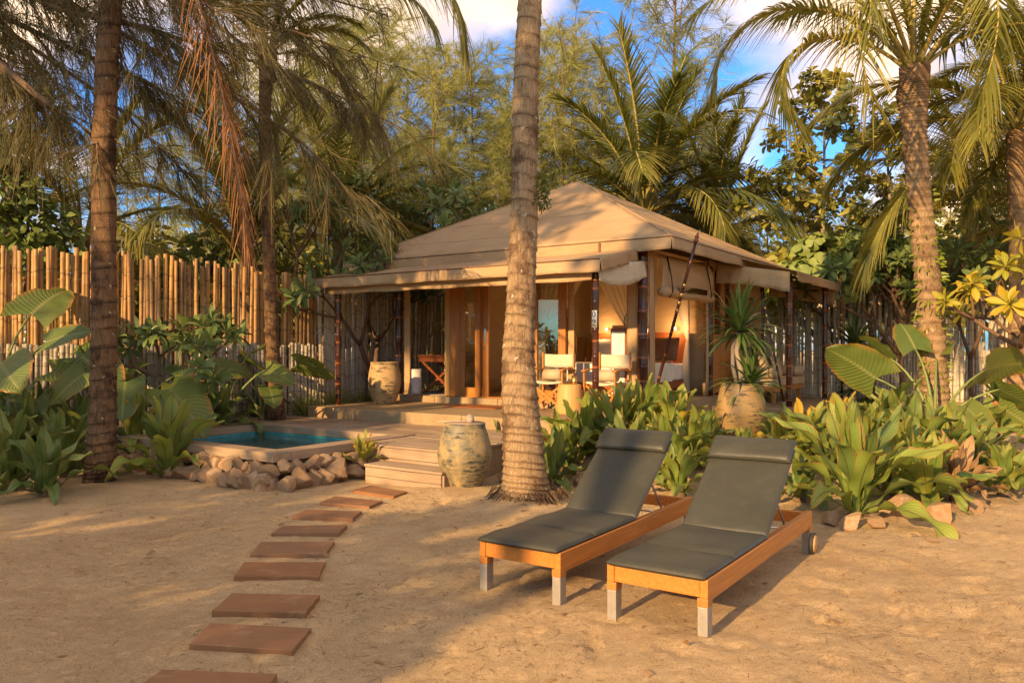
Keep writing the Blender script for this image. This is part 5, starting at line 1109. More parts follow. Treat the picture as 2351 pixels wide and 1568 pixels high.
plum(860, 900, 15.6, 11, 0.95, 0.09, 4, 'plumeria tree beside the left corner of the tent', spread=36, ratio=0.85, sc=1.15)
plum(745, 890, 16.2, 12, 1.2, 0.08, 4, 'plumeria tree growing over the fence left of the tent', spread=34, ratio=0.84, sc=1.15)
plum(985, 880, 18.5, 18, 1.6, 0.09, 4, 'plumeria tree rising behind the left slope of the roof', spread=34, ratio=0.84, sc=1.2)
plum(1995, 890, 17.0, 15, 1.0, 0.09, 4, 'dark plumeria tree right of the tent', spread=36, ratio=0.80, sc=1.15); plum(2075, 900, 16.6, 16, 1.05, 0.08, 4, 'dark plumeria tree behind the right palm trunk', spread=34, ratio=0.78, sc=1.1)
plum(2470, 930, 10.8, 21, 1.0, 0.07, 3, 'yellow leaved plumeria tree at the right frame edge', 'plumy', (-0.4, -0.1, 1), 40, 0.82, 1.0, (3, 3))
plum(2230, 900, 15.5, 23, 1.0, 0.06, 3, 'thin plumeria tree against the right fence', spread=34, ratio=0.8, sc=1.1)
def heart_bush(u, v, Y, label, seed):
    p = at(u, v, Y); p.z = gz(p.x, p.y); tb, tp_ = branchy(seed, (0, 0, -0.05), (0, 0, 1), 1.25, 0.07, 4, 34, 0.74, (3, 3)); return rosette_tree('hibiscus_tree', p, tb, tp_, 'heart', 'bark', label, 'tree', 1.5, 'heart leaved trees')
heart_bush(1925, 880, 18.6, 'heart leaved tree just behind the right end of the roof', 31); heart_bush(2050, 880, 18.4, 'heart leaved tree behind the dark plumerias', 33)
# sea almond: straight pale leader with tiers of branches
def almond(u, v, Y, H, label, seed, lean=(0, 0), sc=1.0):
    rr = random.Random(seed); p = at(u, v, Y); p.z = gz(p.x, p.y); tubes = []; tips = []
    lead = [Vector((lean[0] * k / 10 + 0.04 * math.sin(k), lean[1] * k / 10, H * k / 10)) for k in range(11)]; tubes.append((lead, [0.085 * (1 - 0.085 * k) for k in range(11)]))
    for k in range(22):
        f = 0.30 + 0.68 * k / 22; q = lead[int(f * 10)].lerp(lead[min(10, int(f * 10) + 1)], f * 10 % 1); a = k * 2.4 + rr.uniform(-.4, .4); L = H * 0.42 * (1.02 - f) ** 0.85 + 0.3
        d = Vector((math.cos(a), math.sin(a), 0.42 + 0.5 * f)).normalized(); pts = [q + d * L * i / 5 + Vector((0, 0, -0.06 * (i / 5) ** 2 + rr.uniform(-.03, .03))) for i in range(6)]
        tubes.append((pts, [0.022 * (1 - 0.14 * i) for i in range(6)])); tips.append((pts[-1], d))
        for i in range(1, 6):
            for s in (-1, 1, 0):
                if rr.random() < 0.72:
                    sd = Vector((-d.y, d.x, rr.uniform(0.1, 0.9))) * (s if s else 0.2) + d * 0.5; sd.normalize(); e = pts[i] + sd * rr.uniform(0.10, 0.36) * (1.2 - i * 0.1); tubes.append(([pts[i], e], [0.008, 0.005])); tips.append((e, (sd + Vector((0, 0, 0.9))).normalized()))
    return rosette_tree('sea_almond_tree', p, tubes, tips, 'almond', 'tbark', label, 'tree', sc, 'sea almond trees')
almond(1900, 900, 19.2, 7.7, 'slender sea almond tree with pale trunk right of the tent', 41, (-0.15, 0), 1.6); almond(2075, 900, 18.0, 6.6, 'sea almond tree half hidden behind the right palm', 43, (-0.5, 0), 1.1)

# ------------------------------------------------------------------ dracaenas, striped clumps
DR = []
for k, (e0, bd_) in enumerate(((86, 10), (74, 22), (58, 35), (40, 45), (18, 50), (-8, 40))):
    V_, F_, U_ = blade(1.0, 0.085, p_strap, 7, 2, e0, bd_, 1.6, 0.35, 0, 0, k); DR.append(MB().add(V_, F_, U_).mesh('leaf', M['drac'], True))
rdr = random.Random(8)
def tuft(t, q, n, L, lo=0, hi=6):
    for i in range(n):
        a = i * 2.4 + rdr.uniform(-.3, .3); k = min(hi - 1, max(lo, lo + int((i / n) ** 0.72 * (hi - lo) + rdr.uniform(-.6, .6)))); s = L * rdr.uniform(0.75, 1.1); ob('leaf', DR[k], t, (q[0] + .015 * math.cos(a), q[1] + .015 * math.sin(a), q[2] + 0.10 * (1 - i / n)), (R(rdr.uniform(-8, 8)), R(rdr.uniform(-8, 8)), a), (s, s * 1.0, s))
dr = thing('dracaena', 'two tiered green dracaena growing in the ochre pot', 'plant', (POT.x, POT.y, POT.z + 0.64), 0)
hh = 0.72
ob('cane', MB().tube([(0.03, 0, 0), (0.0, 0.02, 0.25), (-0.05, 0.03, 0.5), (0.0, 0.04, hh)], [0.045, 0.038, 0.034, 0.045], 9).mesh('cane', M['tbark'], True), dr); ob('cane', MB().tube([(-0.04, 0, 0), (-0.10, 0.02, 0.3), (-0.10, 0.03, 0.55), (-0.04, 0.04, hh)], [0.03, 0.026, 0.024, 0.03], 8).mesh('cane', M['tbark'], True), dr)
tuft(dr, (-0.01, 0.04, hh - 0.02), 110, 0.64); tuft(dr, (0.12, -0.02, 0.02), 80, 0.56, 0, 6)
pd = tw(1.75, 8.1); pd.z = gz(pd.x, pd.y); dr2 = thing('dracaena', 'dark dracaena behind the last bamboo post', 'plant', pd, 0); ob('cane', MB().tube([(0, 0, -0.05), (0.02, 0, 0.5), (0, 0.02, 1.15)], [0.05, 0.04, 0.05], 9).mesh('cane', M['tbark'], True), dr2)
tuft(dr2, (0, 0, 1.1), 80, 0.78); tuft(dr2, (0.02, 0.0, 0.25), 70, 0.72)
dr3 = thing('potted_palm', 'thin leaved plant in the terracotta pot', 'plant', (CLAY.x, CLAY.y, CLAY.z + 0.27), 0); tuft(dr3, (0, 0, 0), 34, 0.7, 0, 5); ob('cane', MB().tube([(0, 0, 0), (0, 0, 0.5)], 0.02, 6).mesh('cane', M['bark'], True), dr3)
def clump(p, n, L, key, label, name='striped_grass_clump', w=0.022, cat='plant', group='striped grass clumps'):
    rr = np.random.default_rng(len(label) + n); a = rr.uniform(0, 6.28, n); e = rr.uniform(0.65, 1.5, n); P_ = np.stack([0.06 * np.cos(a), 0.06 * np.sin(a), np.zeros(n)], 1); D_ = np.stack([np.cos(a) * np.cos(e), np.sin(a) * np.cos(e), np.sin(e)], 1)
    V_, Q_, U_ = ribbons(P_, D_, L * rr.uniform(0.6, 1.1, n), w, 0.42, 6, face=(0, 0, 1), rng=rr, taper=0.15)
    return tag(ob(name, np_mesh(name, V_, Q_, M[key], U_), None, p), label, cat, group)
SPOT = {745: (-5.62, -0.18), 800: (-5.68, 0.55), 860: (-5.75, 1.35), 705: (-6.15, -0.15)}
for (u, v, Y, n, L, lab) in ((745, 935, 13.2, 110, 0.72, 'striped grass clump in front of the left awning post'), (800, 925, 14.0, 110, 0.8, 'striped grass clump right of the left awning post'), (860, 905, 15.6, 90, 0.7, 'striped grass clump behind the cream pot'), (985, 900, 17.2, 90, 0.75, 'striped grass clump behind the desk'), (1012, 902, 17.0, 80, 0.7, 'striped grass clump behind the tent door frame'), (705, 940, 13.6, 70, 0.5, 'small striped grass clump at the deck end')):
    q = at(u, v, Y); q.z = max(gz(q.x, q.y), 0.3)
    if u in SPOT: q = tw(*SPOT[u]); q.z = 0.33
    clump(q, int(n * 1.3), L * 1.1, 'spider', lab, w=0.028)

# ------------------------------------------------------------------ lawn
Ng = 90000
gx = RNG.uniform(1.0, 10.0, Ng); gy = RNG.uniform(8.9, 20.0, Ng); lx_, ly_ = to_tent(gx, gy)
ok = (lx_ > 0.16) & (lx_ < 3.9) & (ly_ > -0.4) & (ly_ < 9.3) & ~((lx_ < 1.70) & (ly_ > 4.08)) & (gx / gy < 0.47)
gx, gy = gx[ok], gy[ok]; P = np.stack([gx, gy, ground_z(gx, gy) - 0.005], 1); D = RNG.normal(size=P.shape) * 0.6; D[:, 2] = 1
V_, Q_, U_ = ribbons(P, D, RNG.uniform(0.06, 0.13, len(P)), 0.013, 0.3, 2)
o = struct('lawn_grass', np_mesh('lawn_grass', V_, Q_, M['grass'], U_), kind='stuff'); o['label'] = 'short green lawn beside the tent'
# ------------------------------------------------------------------ coconut palms
def smooth_path(pts, n):
    pts = np.array([tuple(p) for p in pts], float); t = np.linspace(0, 1, len(pts)); tt = np.linspace(0, 1, n)
    out = np.stack([np.interp(tt, t, pts[:, k]) for k in range(pts.shape[1])], 1)
    for _ in range(max(1, n // 14)):
        out[1:-1] = 0.25 * out[:-2] + 0.5 * out[1:-1] + 0.25 * out[2:]
    return out
def palm_trunk(path, mat, step=0.022, ring=0.10, sides=22, seed=0, ridge=0.045):
    """path rows: x, y, z, radius"""
    rr = np.random.default_rng(seed); path = np.array(path, float); L = np.sum(np.linalg.norm(np.diff(path[:, :3], axis=0), axis=1)); n = int(L / step)
    S_ = smooth_path(path, n); zc = 0; phase = []; edges = []; nxt = 0
    d = 0; k = 0; rl = ring
    for i in range(n):
        if d >= rl: d = 0; rl = ring * rr.uniform(0.65, 1.45)
        phase.append(d / rl); d += L / n
    phase = np.array(phase); V = np.zeros((n, sides, 3)); at_ = np.zeros((n, sides)); a = np.arange(sides) / sides * 6.2832
    lob = rr.uniform(0, 6.28, 6)
    for i in range(n):
        r = S_[i, 3] * (1 + ridge * (1 - phase[i]) ** 2.2 - ridge * 0.4) ; wob = 1 + 0.03 * np.sin(a * 2 + lob[0] + i * 0.01) + 0.018 * np.sin(a * 3 + lob[1] + i * 0.03) + 0.012 * np.sin(a * 5 + lob[2] + i * 0.11) + 0.010 * rr.normal(size=sides)
        zt = S_[i, 2] + 0.018 * np.sin(a + lob[3]) * 1.0 + 0.01 * np.sin(2 * a + lob[4])
        V[i, :, 0] = S_[i, 0] + r * wob * np.cos(a); V[i, :, 1] = S_[i, 1] + r * wob * np.sin(a); V[i, :, 2] = zt; at_[i] = phase[i]
    b = np.arange(n - 1)[:, None] * sides + np.arange(sides)[None]; b2 = np.arange(n - 1)[:, None] * sides + (np.arange(sides)[None] + 1) % sides
    Q = np.stack([b, b2, b2 + sides, b + sides], -1).reshape(-1, 4)
    me = np_mesh('trunk', V.reshape(-1, 3), Q, M[mat]); at2 = me.attributes.new('ring', 'FLOAT', 'POINT'); at2.data.foreach_set('value', at_.ravel().astype(np.float32)); return me

def frond_mesh(L, e0, bend, n=58, leafL=0.62, ld=0.55, lift=0.3, seed=0, key='frond', rk='rachis', w=0.038, bexp=1.25, start=0.17, ragged=0.08, sway=0.0, r0=0.024, flat=0.0):
    rr = np.random.default_rng(seed); m = 26; s = np.linspace(0, 1, m); e = np.radians(e0 - bend * s ** bexp); ds = L / (m - 1)
    x = np.concatenate([[0], np.cumsum(np.cos(e[:-1]) * ds)]); z = np.concatenate([[0], np.cumsum(np.sin(e[:-1]) * ds)]); y = sway * s ** 2 * L
    sl = np.repeat(start + (0.995 - start) * (np.linspace(0, 1, n) ** 0.95), 2) + rr.normal(size=2 * n) * 0.003; sl = np.clip(sl, start, 0.998)
    sg = np.tile([1.0, -1.0], n); el = np.interp(sl, s, e); P = np.stack([np.interp(sl, s, x), np.interp(sl, s, y), np.interp(sl, s, z)], 1)
    T = np.stack([np.cos(el), np.zeros_like(el), np.sin(el)], 1); Nn = np.stack([-np.sin(el), np.zeros_like(el), np.cos(el)], 1); Y_ = np.array([0, 1.0, 0])
    k = (sl - start) / (1 - start); ang = np.radians(68 - 46 * k + rr.normal(size=2 * n) * 4)
    lf = lift * (1 - 0.5 * k) + rr.normal(size=2 * n) * ragged
    D = T * np.cos(ang)[:, None] + Y_[None] * (sg * np.sin(ang))[:, None] + Nn * lf[:, None]
    Ln = leafL * (0.42 + 0.58 * np.sin(np.pi * np.clip(k * 0.80 + 0.16, 0, 1)) ** 0.9) * rr.uniform(0.85, 1.08, 2 * n) * np.where(rr.random(2 * n) < ragged * 0.5, 0.5, 1)
    V, Q, U = ribbons(P, D, Ln, w, ld, 4, face=None if flat else (0, 0, 1), rng=rr, taper=0.12)
    # face leaflets along the frond normal
    nl = len(Q); tb = MB(); tb.tube(np.stack([x, y, z], 1), [r0 * (1 - 0.86 * t ** 0.8) + 0.002 for t in s], 6)
    V2 = np.array(tb.v); F4 = [f for f in tb.f if len(f) == 4]; V_ = np.concatenate([V, V2]); Q_ = np.concatenate([Q, np.array(F4) + len(V)]); U_ = np.concatenate([U, np.array(tb.uv)])
    me = np_mesh('frond', V_, Q_, M[key], U_); me.materials.append(M[rk]); mi = np.zeros(len(me.polygons), np.int32); mi[nl:] = 1; me.polygons.foreach_set('material_index', mi); return me
FR = {}
SHAPES = [(82, 22, .35), (72, 55, .45), (60, 85, .55), (46, 100, .65), (28, 100, .7), (8, 85, .75), (-18, 60, .8)]
for key in ('frond', 'frondg'): FR[key] = [frond_mesh(1.0, e0, bd_, 92, 0.24, ld * 0.6, 0.22, 60 + i, key, w=0.0135, r0=0.0105) for i, (e0, bd_, ld) in enumerate(SHAPES)]
FRD = [frond_mesh(1.0, e0, bd_, 46, 0.2, 1.2, 0.1, 80 + i, 'frondd', 'rachisd', w=0.010, r0=0.009, ragged=0.22, flat=1) for i, (e0, bd_) in enumerate(((20, 95), (-20, 60), (-45, 40)))]
rp_ = random.Random(2)
def crown(t, c, n, L, key, lo=0, hi=7, az0=0.0, skip=None):
    for i in range(n):
        k = min(hi - 1, max(lo, lo + int(i / n * (hi - lo) + rp_.uniform(-.4, .4)))); a = az0 + i * 2.39996 + rp_.uniform(-.2, .2); s = L * rp_.uniform(0.85, 1.1)
        if skip and skip(a % 6.2832): continue
        ob('frond', FR[key][k], t, (c[0] + 0.05 * math.cos(a), c[1] + 0.05 * math.sin(a), c[2] + 0.10 * (1 - i / n)), (R(rp_.uniform(-12, 12)), 0, a), s)
def frond_to(t, root, c, tip, e0, key='frondg', seed=0, leafL=0.7, ld=0.6, n=66, w=0.04, rk='rachis', ragged=0.08, lift=0.3, flat=0.0, roll=0, r0=0.028):
    """one frond from c to tip (world), leaving the crown at elevation e0: bend is solved"""
    c, tip = Vector(c), Vector(tip); d = tip - c; hd = math.hypot(d.x, d.y); a = math.atan2(d.y, d.x); best = None
    for bd_ in range(0, 190, 2):
        s = np.linspace(0, 1, 26)[:-1]; e = np.radians(e0 - bd_ * s ** 1.25); x, z = np.cos(e).mean(), np.sin(e).mean(); err = abs(math.atan2(z, x) - math.atan2(d.z, hd))
        if best is None or err < best[0]: best = (err, bd_, math.hypot(hd, d.z) / max(0.2, math.hypot(x, z)))
    me = frond_mesh(best[2], e0, best[1], n, leafL, ld, lift, seed, key, rk, w, ragged=ragged, flat=flat, r0=r0); o = ob('frond', me, t, c - Vector(root), (R(roll), 0, a)); return o
def boots(t, c, r=0.16, n=9):
    for i in range(n):
        a = i * 2.4; ob('leaf_base', MB().grid(lambda u_, v_: ((r * (1 + 0.25 * v_)) * math.cos(a + (u_ - .5) * 1.5 * (1 - .5 * v_)), (r * (1 + 0.25 * v_)) * math.sin(a + (u_ - .5) * 1.5 * (1 - .5 * v_)), -0.42 + 0.06 * i / n + 0.5 * v_), 4, 4).mesh('leaf_base', M['bark3'], True), t, c)
# centre palm
def trk(rows, Y, r_at):
    out = []
    for (u, v, rpx) in rows: p = at(u, v, Y); out.append((p.x, Y, p.z, rpx * Y / FPX))
    return out
Yc = 8.0
rows = [(1212, 1190, 96), (1212, 1176, 84), (1211, 1160, 73), (1210, 1138, 62), (1206, 1100, 54), (1202, 1050, 50), (1198, 980, 46), (1193, 900, 42), (1191, 820, 38), (1195, 720, 34), (1199, 620, 32), (1203, 500, 31), (1204, 400, 30), (1205, 300, 29.5), (1208, 180, 28), (1214, 60, 27), (1219, -60, 26.5), (1224, -220, 26), (1228, -420, 25), (1232, -700, 25), (1230, -1050, 24)]
pth = trk(rows, Yc, None); base = Vector((pth[2][0], Yc, 0)); crn = Vector(pth[-1][:3])
pc = thing('coconut_palm', 'tall coconut palm trunk in the middle of the picture', 'palm', base, 0, 'coconut palms')
ob('trunk', palm_trunk([(x - base.x, 0, z, r) for x, y, z, r in pth], 'bark1', 0.018, 0.125, 30, 3, 0.075), pc)
rg = np.random.default_rng(77); n = 420; a = rg.uniform(0, 6.283, n); r_ = rg.uniform(0.27, 0.36, n); z_ = rg.uniform(0.02, 0.16, n)
V_, Q_, U_ = ribbons(np.stack([r_ * np.cos(a), r_ * np.sin(a), z_], 1), np.stack([np.cos(a) * 0.9 + rg.normal(size=n) * .3, np.sin(a) * 0.9 + rg.normal(size=n) * .3, -0.55 - 0.4 * rg.random(n)], 1), rg.uniform(0.06, 0.17, n), 0.011, 0.1, 2, rng=rg, taper=0.5); ob('roots', np_mesh('roots', V_, Q_, M['bark1'], U_), pc)['kind'] = 'stuff'
crown(pc, crn - base, 16, 3.4, 'frond', 0, 5)
me = np.random.default_rng(5); n = 420; vp = np.array([at(1238, 780 * 0 + v, Yc)[:] for v in me.uniform(395, 480, n)]) - np.array(base)
vp += np.stack([me.normal(0, .05, n) + 0.03, me.normal(0, .06, n) - .02, np.zeros(n)], 1); V_, Q_, U_ = ribbons(vp[:110], me.normal(size=(110, 3)), 0.06, 0.03, 0.3, 2, rng=me, taper=.3); ob('climber', np_mesh('climber', V_, Q_, M['frond'], U_), pc)['kind'] = 'stuff'
# left palm
Yl = 9.05
rows = [(229, 1122, 44), (230, 1108, 38), (232, 1060, 33), (235, 980, 31), (237, 850, 29), (238, 700, 28), (238, 560, 27.5), (238, 420, 27), (240, 300, 26), (245, 160, 25.5), (252, 30, 25), (260, -120, 24.5), (268, -330, 24), (272, -480, 24)]
pth = trk(rows, Yl, None); base = Vector((pth[1][0], Yl, 0)); crn = Vector(pth[-1][:3])
pl = thing('coconut_palm', 'dark coconut palm trunk at the left with pale lichen', 'palm', base, 0, 'coconut palms')
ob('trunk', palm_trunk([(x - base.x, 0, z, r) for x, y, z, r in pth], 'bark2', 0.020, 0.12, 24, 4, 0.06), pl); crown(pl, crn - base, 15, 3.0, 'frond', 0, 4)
frond_to(pl, base, crn, at(575, 560, 8.9), -66, 'frondd', 6, 0.72, 0.55, 120, 0.020, 'rachisd', 0.20, -0.05, 1)
dfr = list(pl.children)[-1]; dfr['label'] = 'dry brown hanging frond'
# thin palm behind the pool
Yt = 12.9
rows = [(631, 960, 26), (631, 935, 22), (629, 880, 19), (624, 760, 16), (620, 650, 15), (614, 520, 14.5), (610, 400, 14), (607, 280, 14), (610, 190, 15), (614, 130, 17)]
pth = trk(rows, Yt, None); base = Vector((pth[1][0], Yt, gz(pth[1][0], Yt))); crn = Vector(pth[-1][:3])
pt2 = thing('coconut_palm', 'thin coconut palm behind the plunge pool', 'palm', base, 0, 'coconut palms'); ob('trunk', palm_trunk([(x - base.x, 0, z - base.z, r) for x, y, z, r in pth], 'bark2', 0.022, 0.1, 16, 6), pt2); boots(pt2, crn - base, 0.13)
crown(pt2, crn - base, 15, 1.75, 'frondg', 0, 5, 1.0)
frond_to(pt2, base, crn, at(1066, 112, 12.2), 66, 'frondg', 5, 0.75, 0.85, 90, 0.034, 'rachis', 0.10, 0.1)
frond_to(pt2, base, crn, at(1000, 60, 13.5), 72, 'frondg', 7, 0.7, 0.8, 80, 0.034, 'rachis', 0.10, 0.1)
# right palm
Yr = 11.3
rows = [(2150, 975, 40), (2148, 940, 33), (2143, 850, 29), (2138, 720, 27.5), (2126, 600, 26.5), (2113, 480, 25.5), (2104, 380, 25), (2099, 300, 25), (2097, 250, 29), (2096, 215, 33), (2097, 190, 30), (2098, 165, 22)]
pth = trk(rows, Yr, None); base = Vector((pth[1][0], Yr, gz(pth[1][0], Yr))); crn = at(2100, 178, Yr)
pr = thing('coconut_palm', 'coconut palm with open crown at the right', 'palm', base, 0, 'coconut palms'); ob('trunk', palm_trunk([(x - base.x, 0, z - base.z, r) for x, y, z, r in pth], 'bark3', 0.016, 0.08, 26, 8, 0.12), pr); boots(pr, crn - base + Vector((0, 0, 0.02)), 0.165, 11)
for j, (tip, e0, k) in enumerate(((at(1575, 50, 10.6), 52, 'frondg'), (at(1640, 195, 11.2), 60, 'frond'), (at(1830, 330, 11.0), 50, 'frondg'), (at(1700, -150, 12.4), 68, 'frond'), (at(1900, -320, 12.5), 78, 'frondg'), (at(2090, -420, 12.0), 86, 'frond'), (at(2240, -330, 11.0), 80, 'frondg'), (at(2480, -60, 11.6), 62, 'frondg'), (at(2560, 150, 10.6), 50, 'frond'), (at(2470, 250, 12.6), 55, 'frondg'), (at(1990, 330, 9.6), 55, 'frondg'), (at(2250, 330, 9.4), 52, 'frond'), (at(2370, -200, 10.2), 70, 'frond'), (at(2000, 60, 8.6), 66, 'frondg'), (at(1760, 30, 13.6), 58, 'frond'))):
    frond_to(pr, base, crn, tip, e0, k, 200 + j, 0.66, 0.62, 74, 0.040, lift=0.28, roll=(-14, 10, 18, -8, 12, 0, -10, 14, -14, 10, 8, -8, 5, 0, 9)[j], r0=0.036)
# ivy climbing the right trunk
me = np.random.default_rng(15); n = 340; vv = me.uniform(430, 900, n); av = me.uniform(-3.3, 0.4, n); tv = np.interp(vv, [215, 380, 600, 720, 850, 975], [2096, 2104, 2126, 2138, 2143, 2150])
keep = me.random(n) < np.where((av < -2.3) | (av > -0.6), 0.95, 0.35); cx_ = np.stack([(tv - U0) * Yr / FPX + 0.18 * np.cos(av), Yr + 0.18 * np.sin(av), EYE - (vv - V0) * Yr / FPX], 1)[keep] - np.array(base)
V_, Q_, U_ = ribbons(cx_, np.stack([np.cos(av), np.sin(av), 0.4 * me.normal(size=n)], 1)[keep], me.uniform(.05, .1, keep.sum()), 0.04, 0.3, 2, rng=me, taper=.3); ob('climber', np_mesh('climber', V_, Q_, M['vine'], U_), pr)['kind'] = 'stuff'
# other palms
def palm(u, v, Y, hgt_v, n, L, key, label, r=0.13, lo=0, hi=6, az0=0.0, bark='bark3'):
    b = at(u, v, Y); b.z = gz(b.x, b.y); c = at(u, hgt_v, Y); t = thing('coconut_palm', label, 'palm', b, 0, 'coconut palms'); H = c.z - b.z
    ob('trunk', palm_trunk([(0, 0, -0.1, r * 1.4), (0.02, 0, 0.3, r * 1.1), (0.06, 0, H * 0.5, r), (0, 0, H, r)], bark, 0.05, 0.12, 14, int(u)), t); crown(t, (0, 0, H), n, L, key, lo, hi, az0); return t
palm(1480, 890, 21.0, 500, 32, 4.3, 'frond', 'large coconut palm rising behind the tent roof', 0.16, 0, 6, 0.7); palm(560, 890, 16.2, 600, 15, 3.7, 'frond', 'low coconut palm behind the golden fence', 0.13, 0, 4, 2.3); palm(775, 890, 18.8, 540, 22, 3.4, 'frond', 'coconut palm behind the plumerias left of the tent', 0.13, 0, 6, 1.1)
palm(2330, 900, 13.6, 300, 19, 3.4, 'frondg', 'coconut palm at the right edge behind the open crown', 0.14, 0, 7, 0.2); palm(2230, 890, 18.5, 470, 17, 3.6, 'frondg', 'coconut palm beyond the right fence', 0.14, 0, 6, 1.9); palm(2420, 940, 15.0, 520, 15, 3.0, 'frond', 'palm just outside the right fence corner', 0.13, 0, 7, 0.9); palm(190, 880, 15.8, 560, 14, 3.2, 'frond', 'coconut palm behind the fence near the left edge', 0.13, 0, 6, 0.4); palm(1650, 890, 23.0, 540, 22, 3.8, 'frond', 'coconut palm behind the right slope of the roof', 0.14, 0, 6, 2.9)
# stub trunk at the far right
q = on_ground(2372, 962); t = thing('coconut_palm', 'ringed palm trunk cut by the right frame edge', 'palm', q, 0, 'coconut palms'); ob('trunk', palm_trunk([(0, 0, -0.05, 0.24), (0, 0, 0.2, 0.2), (0.02, 0, 1.5, 0.17), (0.1, 0, 5.4, 0.15)], 'bark3', 0.03, 0.08, 18, 91), t); crown(t, (0.1, 0, 5.4), 13, 3.2, 'frondg', 0, 6)

# ------------------------------------------------------------------ casuarinas
def sprays(branches, twigs, per, key, rng, width=0.016, ln=(0.25, 0.5), spread=0.6, down=0.35, twl=(0.5, 1.2), start=0.2):
    """branches: list of (n,3) polylines. returns leaf verts/quads and twig polylines"""
    Ps, Ds, tw_ = [], [], []
    for B in branches:
        B = np.asarray(B, float); seg = np.linalg.norm(np.diff(B, axis=0), axis=1); cum = np.concatenate([[0], np.cumsum(seg)]); L = cum[-1]
        for k in range(twigs):
            f = start + (1 - start) * rng.random(); s = f * L; q = np.array([np.interp(s, cum, B[:, j]) for j in range(3)]); i = min(len(B) - 2, int(np.searchsorted(cum, s, 'right') - 1)); d = B[i + 1] - B[i]; d = d / (np.linalg.norm(d) + 1e-9)
            td = d * 0.7 + rng.normal(size=3) * spread; td[2] -= down * 0.5; td /= np.linalg.norm(td); tl = rng.uniform(*twl) * (1.15 - 0.6 * f); tt = np.linspace(0, 1, 5)[:, None]; T = q + td * tl * tt; T[:, 2] -= 0.25 * tl * (tt[:, 0] ** 2); tw_.append(T)
            u = rng.random(per); Ps.append(np.stack([np.interp(u, tt[:, 0], T[:, j]) for j in range(3)], 1)); Ds.append(td * 0.95 + rng.normal(size=(per, 3)) * 0.36 + np.array([0, 0, -down]))
    P = np.concatenate(Ps); D = np.concatenate(Ds); V, Q, U = ribbons(P, D, rng.uniform(*ln, len(P)), width, 0.25, 2, rng=rng, taper=0.3); return V, Q, U, tw_
def casu_variant(seed, H=10.0, nb=46, key='cas', width=0.0105, per=26):
    rng = np.random.default_rng(seed); br = []; mb = MB(); tr = np.stack([0.12 * np.sin(np.linspace(0, 3, 12) + seed), 0.12 * np.cos(np.linspace(0, 2.5, 12)), np.linspace(0, H, 12)], 1); mb.tube(tr, [0.095 * (1 - 0.08 * i) for i in range(12)], 7)
    for k in range(nb):
        f = 0.12 + 0.86 * (k / nb); z = f * H; q = np.array([np.interp(z, tr[:, 2], tr[:, j]) for j in range(3)]); a = k * 2.4 + rng.uniform(-.5, .5); e = R(rng.uniform(28, 58)); L = H * 0.24 * (1.08 - f) ** 0.8 * rng.uniform(0.75, 1.25) + 0.45
        d = np.array([math.cos(a) * math.cos(e), math.sin(a) * math.cos(e), math.sin(e)]); t_ = np.linspace(0, 1, 6)[:, None]; B = q + d * L * t_ + np.array([0, 0, 0.12 * L]) * t_ ** 2; br.append(B); mb.tube(B, [0.017 * (1 - 0.15 * i) for i in range(6)], 4, False)
    br.append(tr[8:]); V, Q, U, tw_ = sprays(br, 12, per, key, rng, width, (0.20, 0.42), 0.55, 0.10, (0.35, 0.95), 0.15)
    for T in tw_[::4]: mb.tube(T[[0, 2, 4]], [0.005, 0.004, 0.002], 3, False)
    return np_mesh('crown', V, Q, M[key], U), mb.mesh('trunk', M['bark'], True)
CAS = [casu_variant(300 + k) for k in range(4)]
rc = random.Random(4)
CL = [(640, 27, 150), (700, 25, 110), (765, 24, 60), (825, 27, 10), (880, 23, 60), (945, 26, 60), (990, 22, 110), (1040, 26, 110), (1085, 23, 120), (1150, 26, 160), (1165, 22, 260), (1245, 24, 80), (1290, 22, 60), (1325, 25, 45), (1385, 24, 95), (1430, 28, 190), (1540, 26, -120), (1605, 27, 240), (1760, 34, 440), (1850, 33, 430), (1960, 33, 440), (2060, 32, 400), (2180, 32, 330), (2300, 30, 280), (560, 28, 130), (470, 26, 150), (370, 28, 220), (270, 27, 300), (150, 28, 360), (40, 29, 390), (1210, 21.5, 240), (740, 33, 200), (660, 32, 300), (820, 33, 280), (980, 33, 300), (1130, 33, 290), (1300, 33, 280), (1420, 33, 300), (1580, 34, 330), (1020, 21, 330), (905, 20.5, 300)]
side_w = lambda u: 'left of the tent' if u < 760 else ('above the left slope of the roof' if u < 1175 else ('right of the centre palm' if u < 1500 else 'above the right of the tent'))
row_w = lambda Y: 'in the front' if Y < 24.5 else ('in the middle' if Y < 29 else 'in the back')
for i, (u, Y, vt) in enumerate(CL):
    b = at(u, 900, Y); zb = 0.35; top = at(u, vt, Y).z; s = (top - zb) / 10.3; cm, tm = CAS[i % 4]
    t = thing('casuarina_tree', f'feathery casuarina {row_w(Y)} row {side_w(u)}', 'tree', (b.x, b.y, zb), rc.uniform(0, 6.28), f'casuarinas {row_w(Y)} row ' + side_w(u)); wx = rc.uniform(0.95, 1.25); t.scale = (s * wx, s * wx, s)
    ob('crown', cm, t); ob('trunk', tm, t)
ORD = ['first', 'second', 'third', 'fourth', 'fifth', 'sixth', 'seventh', 'eighth']; grp = {}
for o in list(bpy.data.objects):
    if o.name.startswith('casuarina_tree'): grp.setdefault(o['group'], []).append(o)
for g_ in grp.values():
    if len(g_) > 1:
        for k, o in enumerate(sorted(g_, key=lambda q: q.location.x / q.location.y)): o['label'] += ', ' + ORD[k] + ' from left'
tall = [o for o in bpy.data.objects if o.name.startswith('casuarina_tree')]
tall[17]['label'] = 'tallest casuarina reaching the top of the picture right of the tent peak'; del tall[17]['group']
